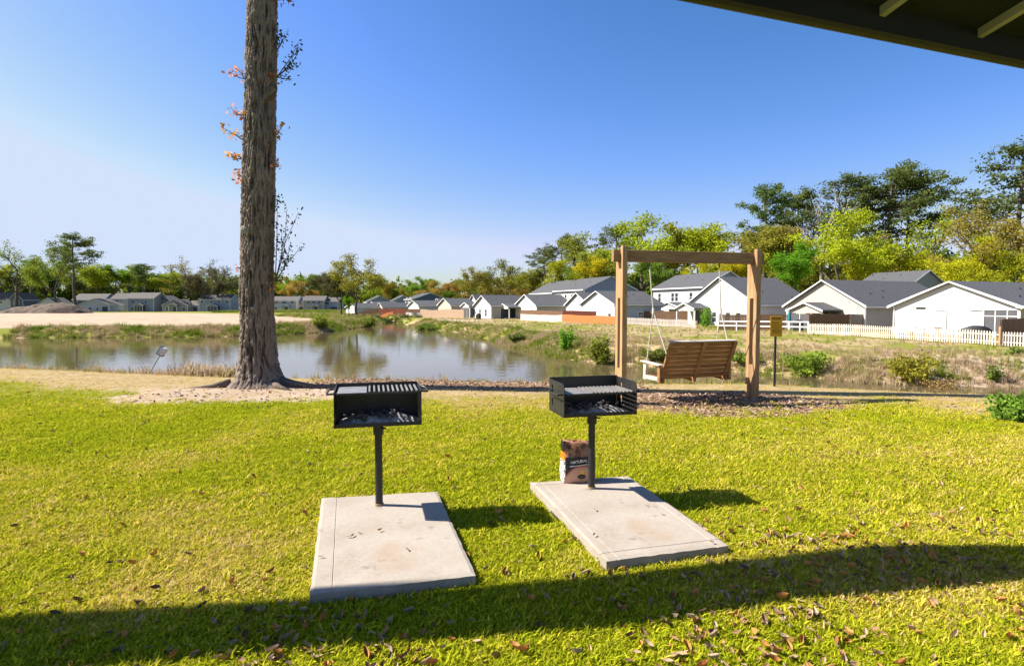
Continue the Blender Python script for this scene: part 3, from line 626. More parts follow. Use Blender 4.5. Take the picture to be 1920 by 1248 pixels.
def sprout(px, py, tips, col, seed, n=17, sz=.045):
    rng = np.random.default_rng(seed); b = at(px, py, None, tb.y - .1) - Vector((tb.x, tb.y, 0))
    root_ = empty('sprout', b); root_.parent = big; mb = MB(); C = []
    for (qx, qy) in tips:
        e = at(qx, qy, None, tb.y - .1 + rng.uniform(-.15, .15)) - Vector((tb.x, tb.y, 0)) - b
        mid = e * .5 + Vector(rng.normal(0, .03, 3)); pts = [Vector((0, 0, 0)), mid, e]; mb.tube(pts, [.012, .008, .004], 5)
        for k in range(n):
            t = rng.uniform(.3, 1.05); p = mid * (2 * t) if t < .5 else mid + (e - mid) * (2 * t - 1)
            C.append(np.array(p) + rng.normal(0, .05, 3))
    mb.build('twig', M['bark_far'], root_)
    V, F, lv = leaf_quads(np.array(C), np.full(len(C), sz), rng)
    o = link('leaves', leaf_mesh('leaves', V, F, lv, M['leaf']), root_); o.color = (*col, 1); tag(o, kind='stuff')
RED, ORG, GRN, PNK = (.40, .16, .06), (.54, .27, .07), (.07, .09, .035), (.50, .24, .15)
for a_ in ((458, 148, ((428, 134), (440, 128)), PNK, 1), (462, 215, ((431, 200), (440, 212)), PNK, 2), (466, 218, ((472, 208), (460, 205)), ORG, 3), (454, 262, ((414, 238), (426, 250)), ORG, 4), (454, 296, ((426, 287), (440, 292)), ORG, 5),
           (452, 330, ((440, 324), (444, 340)), PNK, 6), (515, 250, ((533, 232), (524, 256)), ORG, 7), (514, 312, ((524, 305),), PNK, 8), (515, 2, ((552, 4), (540, -4)), RED, 9), (508, 145, ((512, 140),), RED, 20)):
    sprout(*a_)
for a_ in ((519, 145, ((565, 88), (560, 80), (556, 122), (545, 148)), GRN, 11, 26), (519, 96, ((534, 62), (522, 50), (530, 76)), GRN, 12, 18), (516, 530, ((560, 398), (538, 392), (565, 462), (520, 372), (545, 458), (528, 440)), GRN, 13, 30), (514, 400, ((524, 372), (518, 366)), GRN, 14, 10)):
    sprout(*a_[:5], n=int(a_[5] * 1.3), sz=.034)
sprout(512, 530, ((496, 514), (520, 516), (538, 524), (520, 540)), ORG, 15, 14); sprout(450, 505, ((441, 503),), PNK, 16, 8)

# ------------------------------------------------------------------ tree kinds
def branch_mesh(segs, mat, name, n=6):
    mb = MB()
    for pts, rd in segs: mb.tube(pts, rd, n, cap=False)
    return mb.mesh(name, mat, True)
def make_tree(kind, seed, H=20.):
    rnd = random.Random(seed); rng = np.random.default_rng(seed); segs = []; tips = []
    def limb(p, d, L_, r, depth, maxd):
        pts = [p]; rd = [r]; dd = d.copy()
        for k in range(3):
            dd = (dd + Vector((rnd.gauss(0, .16), rnd.gauss(0, .16), rnd.gauss(.05, .10)))).normalized(); pts.append(pts[-1] + dd * L_ / 3); rd.append(r * (1 - .16 * (k + 1)))
            if depth >= 1: tips.append((pts[-1], depth))
        segs.append((pts, rd))
        if depth >= maxd: tips.append((pts[-1], depth + 1)); return
        for k in range(rnd.choice((2, 3, 3))):
            a = rnd.uniform(0, 6.283); sp = rnd.uniform(.45, .95); o = dd.orthogonal().normalized(); o.rotate(Matrix.Rotation(a, 3, dd))
            nd = (dd + o * sp + Vector((0, 0, .10))).normalized(); st = pts[rnd.choice((2, 3, 3))]
            limb(st, nd, L_ * rnd.uniform(.58, .82), r * .55, depth + 1, maxd)
    if kind == 'pine':
        pts = [Vector((0, 0, 0))]; 
        for k in range(8): pts.append(Vector((rnd.gauss(0, .12), rnd.gauss(0, .12), H * (k + 1) / 8)))
        segs.append((pts, [H * .017 * (1 - .8 * k / 8) + .02 for k in range(9)]))
        C = []; z = H * rnd.uniform(.50, .58)
        while z < H * 1.0:
            f = (z - H * .5) / (H * .5); Lr = H * (.05 + .20 * math.sin(math.pi * min(1, .22 + f * .78)) ** .8) * rnd.uniform(.55, 1.25); a = rnd.uniform(0, 6.283)
            d = Vector((math.cos(a), math.sin(a), rnd.uniform(-.05, .38))); p0 = Vector((0, 0, z)); p1 = p0 + d * Lr * .5 + Vector((0, 0, -.2)); p2 = p0 + d * Lr + Vector((0, 0, .2))
            segs.append(([p0, p1, p2], [.09, .06, .03]))
            for t in (.5, .75, 1.0, 1.05):
                q = p0.lerp(p2, t); 
                for _ in range(2): C.append((np.array(q) + rng.normal(0, .45, 3), rnd.uniform(.55, 1.0)))
            z += H * rnd.uniform(.010, .028)
        pts_ = np.concatenate([c + rng.normal(0, 1, (46, 3)) * np.array([.52, .52, .26]) * s for c, s in C]); sz = .15; cl = np.repeat(rng.uniform(0, 1, len(C)), 46)
    else:
        par = {'oak': (.24, 3, .24, .66, 62), 'tall': (.32, 3, .21, .60, 66), 'sparse': (.28, 3, .26, .46, 26), 'bare': (.35, 3, .25, 0, 0), 'round': (.20, 3, .21, .62, 70), 'moss': (.26, 3, .25, .62, 44)}[kind]
        tr = par[0] * H; pts = [Vector((0, 0, 0)), Vector((rnd.gauss(0, .2), rnd.gauss(0, .2), tr * .5)), Vector((rnd.gauss(0, .3), rnd.gauss(0, .3), tr))]
        segs.append((pts, [H * .022, H * .018, H * .015]))
        for k in range(4 if kind != 'tall' else 3):
            a = k * 1.57 + rnd.uniform(-.4, .4); t = rnd.uniform(.5, .95) if kind in ('oak', 'sparse', 'moss') else rnd.uniform(.25, .6)
            limb(pts[2], Vector((math.cos(a) * t, math.sin(a) * t, .8)).normalized(), H * par[2] * rnd.uniform(.85, 1.15), H * .010, 0, par[1] - 1)
        limb(pts[2], Vector((0, 0, 1)), H * par[2] * 1.2, H * .012, 0, par[1] - 1)
        zt = max(p.z for p, _ in tips); k_ = H / zt
        segs = [([q * k_ if True else q for q in pp], rr_) for pp, rr_ in segs]; tips = [(p * k_, d) for p, d in tips]
        if par[4] == 0: return branch_mesh(segs, M['bark_pale'], 'trunk'), None
        C = [(np.array(p), rnd.uniform(.6, 1.2)) for p, d in tips]; n = par[4]
        fl = np.array([1, 1, .62]) * par[3] * H / 20 * 1.35
        pts_ = np.concatenate([c + rng.normal(0, 1, (n, 3)) * fl * s for c, s in C]); cl = np.repeat(rng.uniform(0, 1, len(C)), n); sz = .21 if kind != 'sparse' else .17
        if kind == 'moss':
            dr = np.concatenate([c + np.stack([rng.normal(0, .5, 9), rng.normal(0, .5, 9), -rng.uniform(0, 2.0, 9)], 1) for c, s in C[::2]]); pts_ = np.concatenate([pts_, dr]); cl = np.concatenate([cl, rng.uniform(0, .5, len(dr))])
    lv = np.clip(.55 * cl + .45 * rng.uniform(0, 1, len(pts_)), 0, 1)
    V, F, lvv = leaf_quads(pts_, np.full(len(pts_), sz * H / 20 * 1.05), rng, flat=.6 if kind == 'pine' else .3, aspect=.6, lv=lv)
    return branch_mesh(segs, M['bark_far'], 'trunk'), leaf_mesh('crown', V, F, lvv, M['leaf'])
PROTO = {k: [make_tree(k, 100 + 17 * i + len(k) * 7) for i in range(n)] for k, n in (('oak', 3), ('tall', 3), ('pine', 3), ('sparse', 2), ('round', 2), ('moss', 2), ('bare', 1))}
YG, LG, MG, OL, BR, DG, GD = (.36, .36, .02), (.27, .33, .028), (.17, .24, .03), (.24, .24, .035), (.32, .23, .05), (.115, .145, .04), (.44, .40, .02)
tree_k = 0
def tree(kind, px, top, d, wide, col, label, base=None, trunkless=False, name=None):
    global tree_k; tree_k += 1
    x = (px - 960) / FPX * d; gz = tz(x, d) if base is None else base
    H = (at(px, top, None, d).z - gz)
    me_t, me_c = PROTO[kind][tree_k % len(PROTO[kind])]
    nm = name or {'pine': 'pine_tree', 'oak': 'oak_tree', 'tall': 'broadleaf_tree', 'sparse': 'budding_tree', 'round': 'round_tree', 'moss': 'mossy_oak_tree', 'bare': 'dead_tree'}[kind]
    root_ = tag(empty(nm, (x, d, gz - .1), (tree_k * 2.4) % 6.28), label, 'tree', GROUP)
    root_.scale = (H / 20 * wide, H / 20 * wide, H / 20)
    t = link('trunk', me_t, root_)
    if me_c:
        c = link('crown', me_c, root_); jit = random.Random(tree_k); k = jit.uniform(.88, 1.12); c.color = (col[0] * k, col[1] * jit.uniform(.92, 1.08), col[2], 1)
    return root_
GROUP = 'trees behind the row of houses'
for a_ in (
    ('pine', 1432, 357, 150, 1.0, DG, 'slim pine above the beam end of the swing frame'), ('pine', 1492, 366, 160, 1.0, DG, 'dark pine just left of the white dead snag'),
    ('bare', 1538, 345, 140, .8, None, 'dead white leafless snag among the pines'), ('pine', 1580, 338, 145, 1.1, DG, 'dark pine just right of the white dead snag'),
    ('pine', 1664, 320, 140, 1.15, DG, 'tallest dark pine with a bare lower trunk and twin partner'), ('pine', 1695, 334, 143, 1.15, DG, 'twin partner on the right of the tallest dark pine'),
    ('pine', 1905, 278, 105, 1.25, DG, 'large pine cut by the right picture edge'),
    ('oak', 1558, 398, 105, 1.15, YG, 'olive yellow spreading oak below the dead snag'), ('round', 1490, 458, 102, 1.0, (.13, .28, .02), 'bright grass green round tree right of the swing post'),
    ('sparse', 1745, 392, 108, 1.2, LG, 'thin pale green tree right of the twin pines'), ('oak', 1640, 470, 100, 1.2, YG, 'low yellow green oak over the two-storey roof'),
    ('oak', 1690, 470, 106, 1.1, YG, 'low yellow tree below the twin pine trunks'), ('oak', 1825, 440, 88, 1.25, GD, 'bright yellow oak with dark limbs over the white house ridge'),
    ('sparse', 1850, 380, 92, 1.3, BR, 'bronze budding tree behind the bright yellow oak'), ('sparse', 1900, 375, 86, 1.2, OL, 'pale budding tree at the right picture edge'),
    ('oak', 1900, 470, 80, 1.1, YG, 'yellow green oak low at the right picture edge'), ('sparse', 1595, 440, 118, 1.2, BR, 'rusty thin tree behind the olive spreading oak'),
    ('tall', 1455, 430, 125, 1.1, BR, 'rusty brown tree behind the right swing post'), ('oak', 1520, 480, 112, 1.1, OL, 'olive tree behind the bright green round tree'),
    ('tall', 1395, 430, 130, 1.2, OL, 'olive green tree left of the right swing post'), ('oak', 1330, 424, 130, 1.25, YG, 'golden green broad tree over the swing beam middle'),
    ('tall', 1265, 424, 135, 1.25, LG, 'light green tree over the two-storey house roof'), ('oak', 1205, 414, 140, 1.3, LG, 'tall broad light green tree over the left beam half'),
    ('pine', 1155, 428, 150, 1.2, DG, 'dark pine behind the left swing post top'), ('oak', 1098, 445, 135, 1.2, OL, 'dense olive tree left of the swing frame'),
    ('pine', 1053, 446, 165, 1.0, DG, 'small crowned pine standing over the wood left slope'), ('pine', 1020, 468, 175, 1.1, DG, 'grey green pine at the low left end of the wood'),
    ('oak', 1045, 490, 140, 1.1, YG, 'low yellow green tree at the foot of the wood slope'), ('tall', 1125, 480, 122, 1.0, GD, 'golden tree directly left of the left swing post'),
    ('oak', 1375, 480, 112, .9, GD, 'yellow bush-like tree under the beam end'), ('tall', 1240, 480, 118, 1.1, MG, 'mid green tree behind the left rope'),
    ('oak', 1310, 490, 122, 1.1, GD, 'yellow leaved lower tree between the two ropes'), ('oak', 1070, 500, 150, 1.2, MG, 'dark green low tree behind the two-storey pair'),
    ('round', 1005, 505, 180, 1.2, OL, 'rounded olive tree at the low end of the wood'), ('oak', 1770, 478, 112, 1.1, MG, 'mid green tree behind the white house ridge'),
): tree(*a_)
GROUP = 'trees behind the far end of the pond'
for a_ in (
    ('moss', 952, 490, 190, 1.1, (.20, .17, .03), 'golden olive mossy oak over the middle houses'), ('moss', 886, 501, 195, 1.0, OL, 'dark mossy oak with a bare stem over the cream gable'),
    ('moss', 668, 478, 130, 1.15, OL, 'tall half bare oak beyond the pond end'), ('moss', 640, 505, 135, 1.0, (.10, .095, .04), 'drooping grey mossy oak left of the tall half bare oak'),
    ('round', 654, 556, 112, .8, (.13, .22, .01), 'small bright green sapling in front of the mossy oaks', None), ('oak', 990, 520, 210, 1.2, BR, 'rusty brown tree behind the middle two-storey house'),
    ('oak', 850, 530, 230, 1.3, BR, 'rusty oak left of the dark mossy oak'), ('tall', 790, 520, 260, 1.3, MG, 'green tree over the dark hipped roof'), ('oak', 815, 527, 235, 1.3, BR, 'brown tree right of the dark hipped roof ridge'),
    ('oak', 735, 530, 240, 1.2, (.26, .2, .03), 'yellow orange tree between the two shade-blue gables'), ('tall', 765, 526, 270, 1.3, MG, 'dark green tree behind the yellow orange one'), ('oak', 700, 527, 260, 1.2, LG, 'light green tree behind the first shade-blue gable'),
    ('round', 843, 545, 205, 1.1, (.10, .17, .02), 'bright green bush-like tree over the cream gable roof'), ('oak', 915, 525, 225, 1.3, BR, 'rusty tree right of the dark mossy oak'),
    ('tall', 720, 530, 300, 1.5, DG, 'dark green tree far behind the shade-blue gables'), ('tall', 870, 525, 300, 1.4, MG, 'mid green tree far behind the rusty oaks'), ('oak', 935, 520, 260, 1.4, OL, 'olive tree far behind the golden mossy oak'),
): tree(*(a_[:7]))
GROUP = 'trees behind the houses across the sand'
for a_ in (
    ('pine', 141, 442, 235, 1.15, DG, 'tall flat topped pine standing over the dirt mound'), ('sparse', 30, 455, 255, 1.2, MG, 'tall thin tree at the left picture edge'), ('oak', 105, 463, 248, .9, OL, 'leaning olive tree just left of the flat topped pine'),
    ('tall', 8, 490, 270, 1.3, LG, 'yellow green tree cut by the left picture edge'), ('tall', 60, 490, 300, 1.3, MG, 'green tree behind the navy gabled house'), ('tall', 185, 497, 300, 1.4, LG, 'light green tree right of the flat topped pine'),
    ('tall', 218, 500, 310, 1.4, MG, 'mid green tree over the long blue grey house'), ('tall', 245, 500, 305, 1.4, LG, 'light tree over the middle of the blue grey house'), ('pine', 273, 498, 300, 1.5, DG, 'dark rounded pine over the dark gabled house'),
    ('sparse', 350, 483, 262, 1.1, (.20, .2, .03), 'yellowish tree standing before the single-storey brown house'), ('tall', 318, 512, 300, 1.5, LG, 'light green tree right of the dark rounded pine'), ('sparse', 408, 488, 258, 1.4, (.12, .11, .06), 'grey budding tree close left of the big trunk'),
    ('moss', 385, 508, 255, 1.2, (.10, .09, .04), 'greyish mossy oak left of the blue grey twin house'), ('oak', 440, 520, 290, 1.3, OL, 'olive tree half hidden by the big trunk'), ('tall', 535, 520, 310, 1.5, LG, 'light green tree just right of the big trunk'),
    ('tall', 575, 515, 320, 1.5, MG, 'mid green tree over the pale two-storey house'), ('oak', 605, 515, 310, 1.3, DG, 'dark green tree over the greige two-storey house'), ('tall', 160, 512, 330, 1.6, DG, 'dark tree behind the white low house'),
    ('tall', 85, 505, 330, 1.6, DG, 'dark green tree behind the mound'), ('tall', 290, 515, 335, 1.6, MG, 'mid green tree behind the dark gable roof'), ('tall', 365, 520, 330, 1.6, DG, 'dark tree behind the brown single-storey house'), ('oak', 630, 520, 320, 1.4, OL, 'olive tree at the right end of that wood'),
    ('tall', 30, 505, 320, 1.6, DG, 'dark tree behind the tall thin edge tree'), ('tall', 500, 525, 330, 1.6, MG, 'mid green tree right behind the big trunk'), ('oak', 560, 527, 300, 1.4, BR, 'rusty tree over the gap of the pale houses'),
): tree(*a_)
m, N, L, B = new_mat('mixed_foliage'); out = N['Material Output']; N.remove(B); a1 = N.new('ShaderNodeAttribute'); a1.attribute_name = 'lv'
nw = noise_node(N, L, .09, 3, .6); cw = ramp(N, L, nw.outputs[0], [(.30, (.075, .12, .025)), (.44, (.18, .25, .03)), (.54, (.11, .17, .03)), (.64, (.28, .28, .03)), (.74, (.24, .18, .045))])
sc = N.new('ShaderNodeVectorMath'); sc.operation = 'SCALE'; L.new(cw, sc.inputs[0]); L.new(mathn(N, L, 'ADD', mathn(N, L, 'MULTIPLY', a1.outputs['Fac'], .9), .55), sc.inputs[3])
dd_ = N.new('ShaderNodeBsdfDiffuse'); tt_ = N.new('ShaderNodeBsdfTranslucent'); mx_ = N.new('ShaderNodeMixShader'); mx_.inputs[0].default_value = .35
L.new(sc.outputs[0], dd_.inputs[0]); L.new(sc.outputs[0], tt_.inputs[0]); L.new(dd_.outputs[0], mx_.inputs[1]); L.new(tt_.outputs[0], mx_.inputs[2]); L.new(mx_.outputs[0], out.inputs[0]); M['woodleaf'] = m
# woods that close the view behind the told-apart trees: one mass
rng = np.random.default_rng(77); C = []; 
for (xa, ya, xb, yb, n, h) in ((-330, 345, -95, 350, 130, 22), (-110, 330, 60, 260, 120, 15), (20, 235, 78, 165, 110, 14), (62, 165, 120, 110, 130, 14), (115, 125, 190, 85, 80, 13), (-420, 300, -330, 345, 30, 17)):
    for k in range(n):
        t = rng.uniform(); x = xa + (xb - xa) * t + rng.normal(0, 4); y = ya + (yb - ya) * t + rng.normal(0, 4); hh = h * rng.uniform(.55, 1.05)
        nb = 34; c = np.array([x, y, ZG + hh * .52]); dirs = rng.normal(size=(nb, 3)); dirs /= np.linalg.norm(dirs, axis=1)[:, None]
        cc = c + dirs * np.array([3.6, 3.6, hh * .5]) * rng.uniform(.55, 1, nb)[:, None]
        C.append((cc[:, None, :] + rng.normal(0, .85, (nb, 12, 3))).reshape(-1, 3))
C = np.concatenate(C); V, F, lv = leaf_quads(C, np.full(len(C), .78), rng, .3, .65)
wo = tag(link('distant_woods', leaf_mesh('distant_woods', V, F, lv, M['woodleaf'])), 'dense mixed green wood closing the view behind the houses', 'woods', kind='stuff'); wo.color = (.075, .10, .022, 1)

# ------------------------------------------------------------------ houses
def house(label, p1, p2, d1, rot, eave_py=None, apex_py=None, D=10, ridge='front', wall='white', side=None, roof='shingle', wins=(), swins=(), porch=None, eave_h=2.75, over=.4, hip=False, group='houses along the right bank', floor=None):
    """p1, p2: picture columns of the two corners of the wall that faces the pond; d1: distance of the first"""
    e = Vector((math.cos(rot), math.sin(rot), 0)); u1 = (p1 - 960) / FPX; u2 = (p2 - 960) / FPX
    W = d1 * (u2 - u1) / (e.x - u2 * e.y); g = ZG - .05 if floor is None else floor
    P = Vector((u1 * d1, d1, g)); dm = d1 + W * e.y / 2
    if eave_py is not None: eave_h = at(p1, eave_py, None, d1).z - g
    root_ = tag(empty('house', P, rot), label, 'house', group)
    span = W if ridge == 'front' else D
    if apex_py is not None:
        da = dm if ridge == 'front' else dm + D / 2 * math.cos(rot)
        ap = at((p1 + p2) / 2, apex_py, None, da).z - g
    else: ap = eave_h + span * .22
    ap = max(ap, eave_h + .6); h = eave_h
    mw = MB(); mw.cur = 0
    if ridge == 'front':
        mw.add([(0, 0, -.5), (W, 0, -.5), (W, 0, h), (W / 2, 0, ap), (0, 0, h)], [(0, 1, 2, 3, 4)]); mw.add([(0, D, -.5), (W, D, -.5), (W, D, h), (W / 2, D, ap), (0, D, h)], [(4, 3, 2, 1, 0)])
        mw.cur = 1; mw.add([(W, 0, -.5), (W, D, -.5), (W, D, h), (W, 0, h)], [(0, 1, 2, 3)]); mw.add([(0, 0, -.5), (0, D, -.5), (0, D, h), (0, 0, h)], [(3, 2, 1, 0)])
    else:
        mw.add([(0, 0, -.5), (W, 0, -.5), (W, 0, h), (0, 0, h)], [(0, 1, 2, 3)]); mw.add([(0, D, -.5), (W, D, -.5), (W, D, h), (0, D, h)], [(3, 2, 1, 0)])
        mw.cur = 1
        for x in (W, 0): mw.add([(x, 0, -.5), (x, D, -.5), (x, D, h), (x, D / 2, ap), (x, 0, h)], [(0, 1, 2, 3, 4)])
    mw.build('wall', [M[wall], M[side or wall]], root_)  # a separate end-wall colour mostly puts shade into the siding
    # roof slabs with eaves and white rake and eave boards
    tr = MB(); rf = MB(); t = .16; sl = (ap - h) / (span / 2)
    lo = over; zl = h - sl * lo
    if ridge == 'front':
        for s in (-1, 1):
            x0 = W / 2; x1 = W / 2 + s * (W / 2 + lo)
            yb = D + .3; ym = D - W * .35 if hip else yb
            rf.prism([(x0, -.35, ap + .02), (x1, -.35, zl + .02), (x1, -.35, zl + t), (x0, -.35, ap + t)], (0, yb + .35, 0))
            tr.prism([(x0, -.39, ap + .03), (x1, -.39, zl - .10), (x1, -.39, zl + t - .02), (x0, -.39, ap + t - .01)], (0, .036, 0)); tr.box((x1 + s * .02, (yb - .35) / 2, zl + .02), (.03, yb + .30, .2))
    else:
        for s in (-1, 1):
            y0 = D / 2; y1 = D / 2 + s * (D / 2 + lo)
            rf.prism([(-.3, y0, ap + .02), (-.3, y1, zl + .02), (-.3, y1, zl + t), (-.3, y0, ap + t)], (W + .6, 0, 0))
            for x in (-.335, W + .303): tr.prism([(x, y0, ap + .03), (x, y1, zl - .10), (x, y1, zl + t - .02), (x, y0, ap + t - .01)], (.032, 0, 0))
            tr.box((W / 2, y1 + s * .02, zl + .02), (W + .58, .03, .2))
    ro = rf.build('roof', M[roof], root_); tr.build('eave_trim', M['trim'], ro)
    rv = random.Random(int(p1))
    for k in range(3):
        f = rv.uniform(.15, .85); s = rv.uniform(.3, .8)
        if ridge == 'front': q_ = (W / 2 + (W / 2) * s, f * D, ap - (ap - h) * s + .3)
        else: q_ = (f * W, D / 2 - D / 2 * s, ap - (ap - h) * s + .3)
        MB().tube([(q_[0], q_[1], q_[2] - .3), q_], .06, 6).build('roof_vent', M['vinylblack'], ro)
    MB().box((.05, -.012, h / 2 - .25), (.14, .03, h + .4)).build('corner_board', M['trim'], root_); MB().box((W - .05, -.012, h / 2 - .25), (.14, .03, h + .4)).build('corner_board', M['trim'], root_)
    MB().box((W + .012, .07, h / 2 - .25), (.03, .14, h + .4)).build('corner_board', M['trim'], root_)
    def opening(cx, cz, w, hh, kind, sidewall=False):
        Mt = Matrix.Rotation(R(90), 3, 'Z') if sidewall else Matrix.Identity(3)
        def q(x, y, z): return Vector((W - y, x, z)) if sidewall else Vector((x, y, z))
        f = MB()
        for dx, dz, a, b in ((0, hh / 2, w + .22, .11), (0, -hh / 2, w + .22, .11), (-w / 2, 0, .11, hh), (w / 2, 0, .11, hh)):
            f.box(q(cx + dx, -.03, cz + dz), (a, .07, b), Mt)
        if kind == 'win': f.box(q(cx, -.022, cz), (w, .04, .05), Mt)
        if kind == 'screen': f.box(q(cx - w / 6, -.022, cz), (.07, .04, hh), Mt).box(q(cx + w / 6, -.022, cz), (.07, .04, hh), Mt).box(q(cx, -.02, cz + hh * .28), (w, .03, .07), Mt)
        o = f.build('door' if kind == 'door' else 'window', M['trim'], root_)
        MB().box(q(cx, -.006, cz), (w, .02, hh), Mt).build('pane', M['screen' if kind == 'screen' else 'door' if kind == 'door' else 'glass'], o)
    for w_ in wins:
        cx, cz, w, hh = w_[:4]; opening(cx * W, cz, w, hh, w_[4] if len(w_) > 4 else 'win')
    for w_ in swins:
        cy_, cz, w, hh = w_[:4]; opening(cy_ * D, cz, w, hh, w_[4] if len(w_) > 4 else 'win', True)
    if porch:
        pa, pb, pd, ph, apx, kind = porch; xa, xb = pa * W, pb * W; xm = (xa + xb) / 2
        pr = MB(); ptr = MB()
        for s, xe in ((-1, xa - .25), (1, xb + .25)):
            pr.prism([(xm, -pd - .25, ph + apx), (xe, -pd - .25, ph - .05), (xe, -pd - .25, ph + .10), (xm, -pd - .25, ph + apx + .15)], (0, pd + .24, 0))
            ptr.prism([(xm, -pd - .29, ph + apx), (xe, -pd - .29, ph - .12), (xe, -pd - .29, ph + .10), (xm, -pd - .29, ph + apx + .15)], (0, .035, 0))
        po = pr.build('porch_roof', M[roof], root_); ptr.build('eave_trim', M['trim'], po)
        MB().prism([(xa, -pd, ph - .25), (xb, -pd, ph - .25), (xb, -pd, ph - .02), (xm, -pd, ph + apx - .06), (xa, -pd, ph - .02)], (0, .05, 0)).build('porch_gable', M[wall], root_)
        for x in (xa + .08, xb - .08): MB().box((x, -pd + .08, ph / 2 - .3), (.16, .16, ph + .1)).build('porch_post', M['trim'], root_)
        if kind == 'screen':
            for x in (xa + (xb - xa) / 3, xa + (xb - xa) * 2 / 3): MB().box((x, -pd + .07, ph / 2 - .3), (.07, .07, ph)).build('porch_post', M['trim'], root_)
            MB().box((xm, -pd + .09, ph / 2 - .3), (xb - xa - .2, .012, ph - .1)).build('screen_panel', M['screen'], root_)
            MB().box((xb - .07, -pd / 2, ph / 2 - .3), (.012, pd - .2, ph - .1)).build('screen_panel', M['screen'], root_)
        opening(xm, 1.0, 1.7, 2.1, 'door')
    return root_, W, h, ap
ROT = R(-70)
h1, W1, hh1, ap1 = house('white gabled house nearest the picket fence at the right edge', 1675, 1911, 56, ROT, 573, 530, 18, wins=((.88, 1.15, 2.6, 2.4, 'screen'),))
MB().box((.25 * W1, -.03, 2.45), (.85, .05, .16)).build('louvre_vent', M['black'], h1)
for u in (.47, .75):
    MB().tube([(u * W1 - 1.0, -.06, 2.3), (u * W1, -.06, 2.3), (u * W1, -.06, .2)], .045, 8).build('drain_pipe', M['trim'], h1)
MB().prism([(W1 - .05, -.4, 2.5), (W1 + 2.6, -.4, 2.5), (W1 + 2.6, 6, 2.5), (W1 - .05, 6, 2.5)], (0, 0, .15)).build('side_porch_roof', M['trim'], h1); MB().box((W1 + 2.4, .1, 1.1), (.18, .18, 2.9)).build('porch_post', M['trim'], h1)
MB().tube([(.12, -.2, 2.6), (.12, -.06, 2.2), (.12, -.06, -.2)], .05, 8).build('downpipe', M['trim'], h1)
house('greige gabled house with a screened gable porch behind the long pickets', 1475, 1622, 70, ROT, 572, 527, 14, wall='greige', wins=((.10, 1.1, 1.0, 1.7), (.85, 1.3, 1.1, 1.1)), swins=((.45, 1.5, .8, .9),), porch=(.28, .72, 2.6, 2.1, .8, 'screen'))
house('two-storey house showing its shade-blue gable end behind the greige house', 1610, 1708, 92, ROT, 534, 511, 6.5, 'side', 'cream', 'blue')  # cream house, its gable end coloured blue as shade
house('white gabled house behind the rightmost swing post', 1290, 1420, 84, ROT, 570, 521, 9, wins=((.42, 1.1, .9, 1.4), (.62, 1.1, .9, 1.4), (.76, 1.1, .9, 1.4), (.9, 1.1, .9, 1.4)), swins=((.7, 1.2, .8, .9),), porch=(.04, .34, 2.4, 2.2, .7, 'open'))
house('pale two-storey house framed between the swing ropes', 1225, 1318, 108, ROT, 541, 514, 10, 'side', 'pale', 'blue', wins=((.14, 4.1, .9, 1.5), (.42, 4.1, .9, 1.5), (.50, 4.1, .9, 1.5), (.78, 4.1, .9, 1.5), (.2, 1.1, 1.2, 1.5)), porch=(.34, .8, 2.4, 2.3, .8, 'open'))  # blue end walls: shade put into the siding colour
house('two-storey house with a broad shade-blue gable end left of the swing', 1040, 1095, 122, ROT, 545, 522, 11, 'side', 'pale', 'blue', wins=((.14, 4.1, .9, 1.5), (.40, 4.1, .9, 1.5), (.62, 4.1, .9, 1.5), (.85, 4.1, .9, 1.5)), porch=(.0, .4, 2, 2.2, .7, 'open'))  # the blue stands for shade on the pale gable end
house('two-storey house partly hidden behind the one with the broad shade-blue gable', 995, 1037, 140, ROT, 550, 528, 10, 'side', 'pale', 'grey')
house('small white gabled house in front of the broad shade-blue gable', 1062, 1105, 104, ROT, 571, 550, 8, side='grey', wins=((.4, 1.0, .8, 1.2), (.8, 1.0, .8, 1.2)))  # grey end walls carry painted shade, the house is white
house('white gabled house just left of the leftmost swing post', 1090, 1153, 97, ROT, 570, 547, 8, side='grey', wins=((.86, 1.0, .9, 1.0),), swins=((.55, 1.2, .9, 1.0),))  # end walls greyed to stand for shade
house('white gabled house above the pale and orange fence corner', 967, 1006, 122, ROT, 572, 553, 8, side='cream', porch=(-.35, .25, 2.5, 2.2, .7, 'open'))
house('white gabled house with a deep side porch at the grass crest', 890, 921, 128, R(-62), 572, 555, 12, side='greige', wins=((.35, 1.1, .9, 1.5), (.7, 1.1, .9, 1.5)), swins=((.35, 1.0, 4.2, 2.2, 'door'), (.8, 1.0, 1.2, 1.6)), porch=(-.62, -.05, 1.0, 2.4, .8, 'screen'))
house('white gable peeping over its neighbour at the grass crest', 878, 898, 150, R(-62), 571, 553, 12)
house('cream gabled house with a long dark roof mid-row', 822, 846, 150, R(-62), 572, 560, 14, wall='cream', wins=((.8, 1.0, .9, 1.2),), swins=((.5, 1.0, 6, 1.6, 'door'),))
house('white gable tucked left of the cream gabled house', 812, 830, 165, R(-62), 572, 560, 9, porch=(-.5, .2, 2, 2.2, .6, 'open'))
house('white gabled house below the dark hipped roof', 766, 786, 158, R(-62), 573, 564, 11, side='grey', wins=((.5, 1, .9, 1.2),))
house('two-storey house with the dark hipped roof above the red fence', 760, 774, 185, R(-55), 561, 550, 12, 'side', 'white', 'navy', wins=((.25, 4.2, 1, 1.5), (.7, 4.2, 1, 1.5)))
house('first two-storey house with a shade-blue gable beyond the pond end', 684, 689, 200, R(-52), 566, 555, 9, 'side', 'pale', 'blue')  # front pale as lit, gable end given a shade colour
house('second two-storey house with a shade-blue gable beyond the pond end', 728, 733, 215, R(-52), 566, 554, 10, 'side', 'pale', 'blue')  # blue on the gable end is painted shade here too
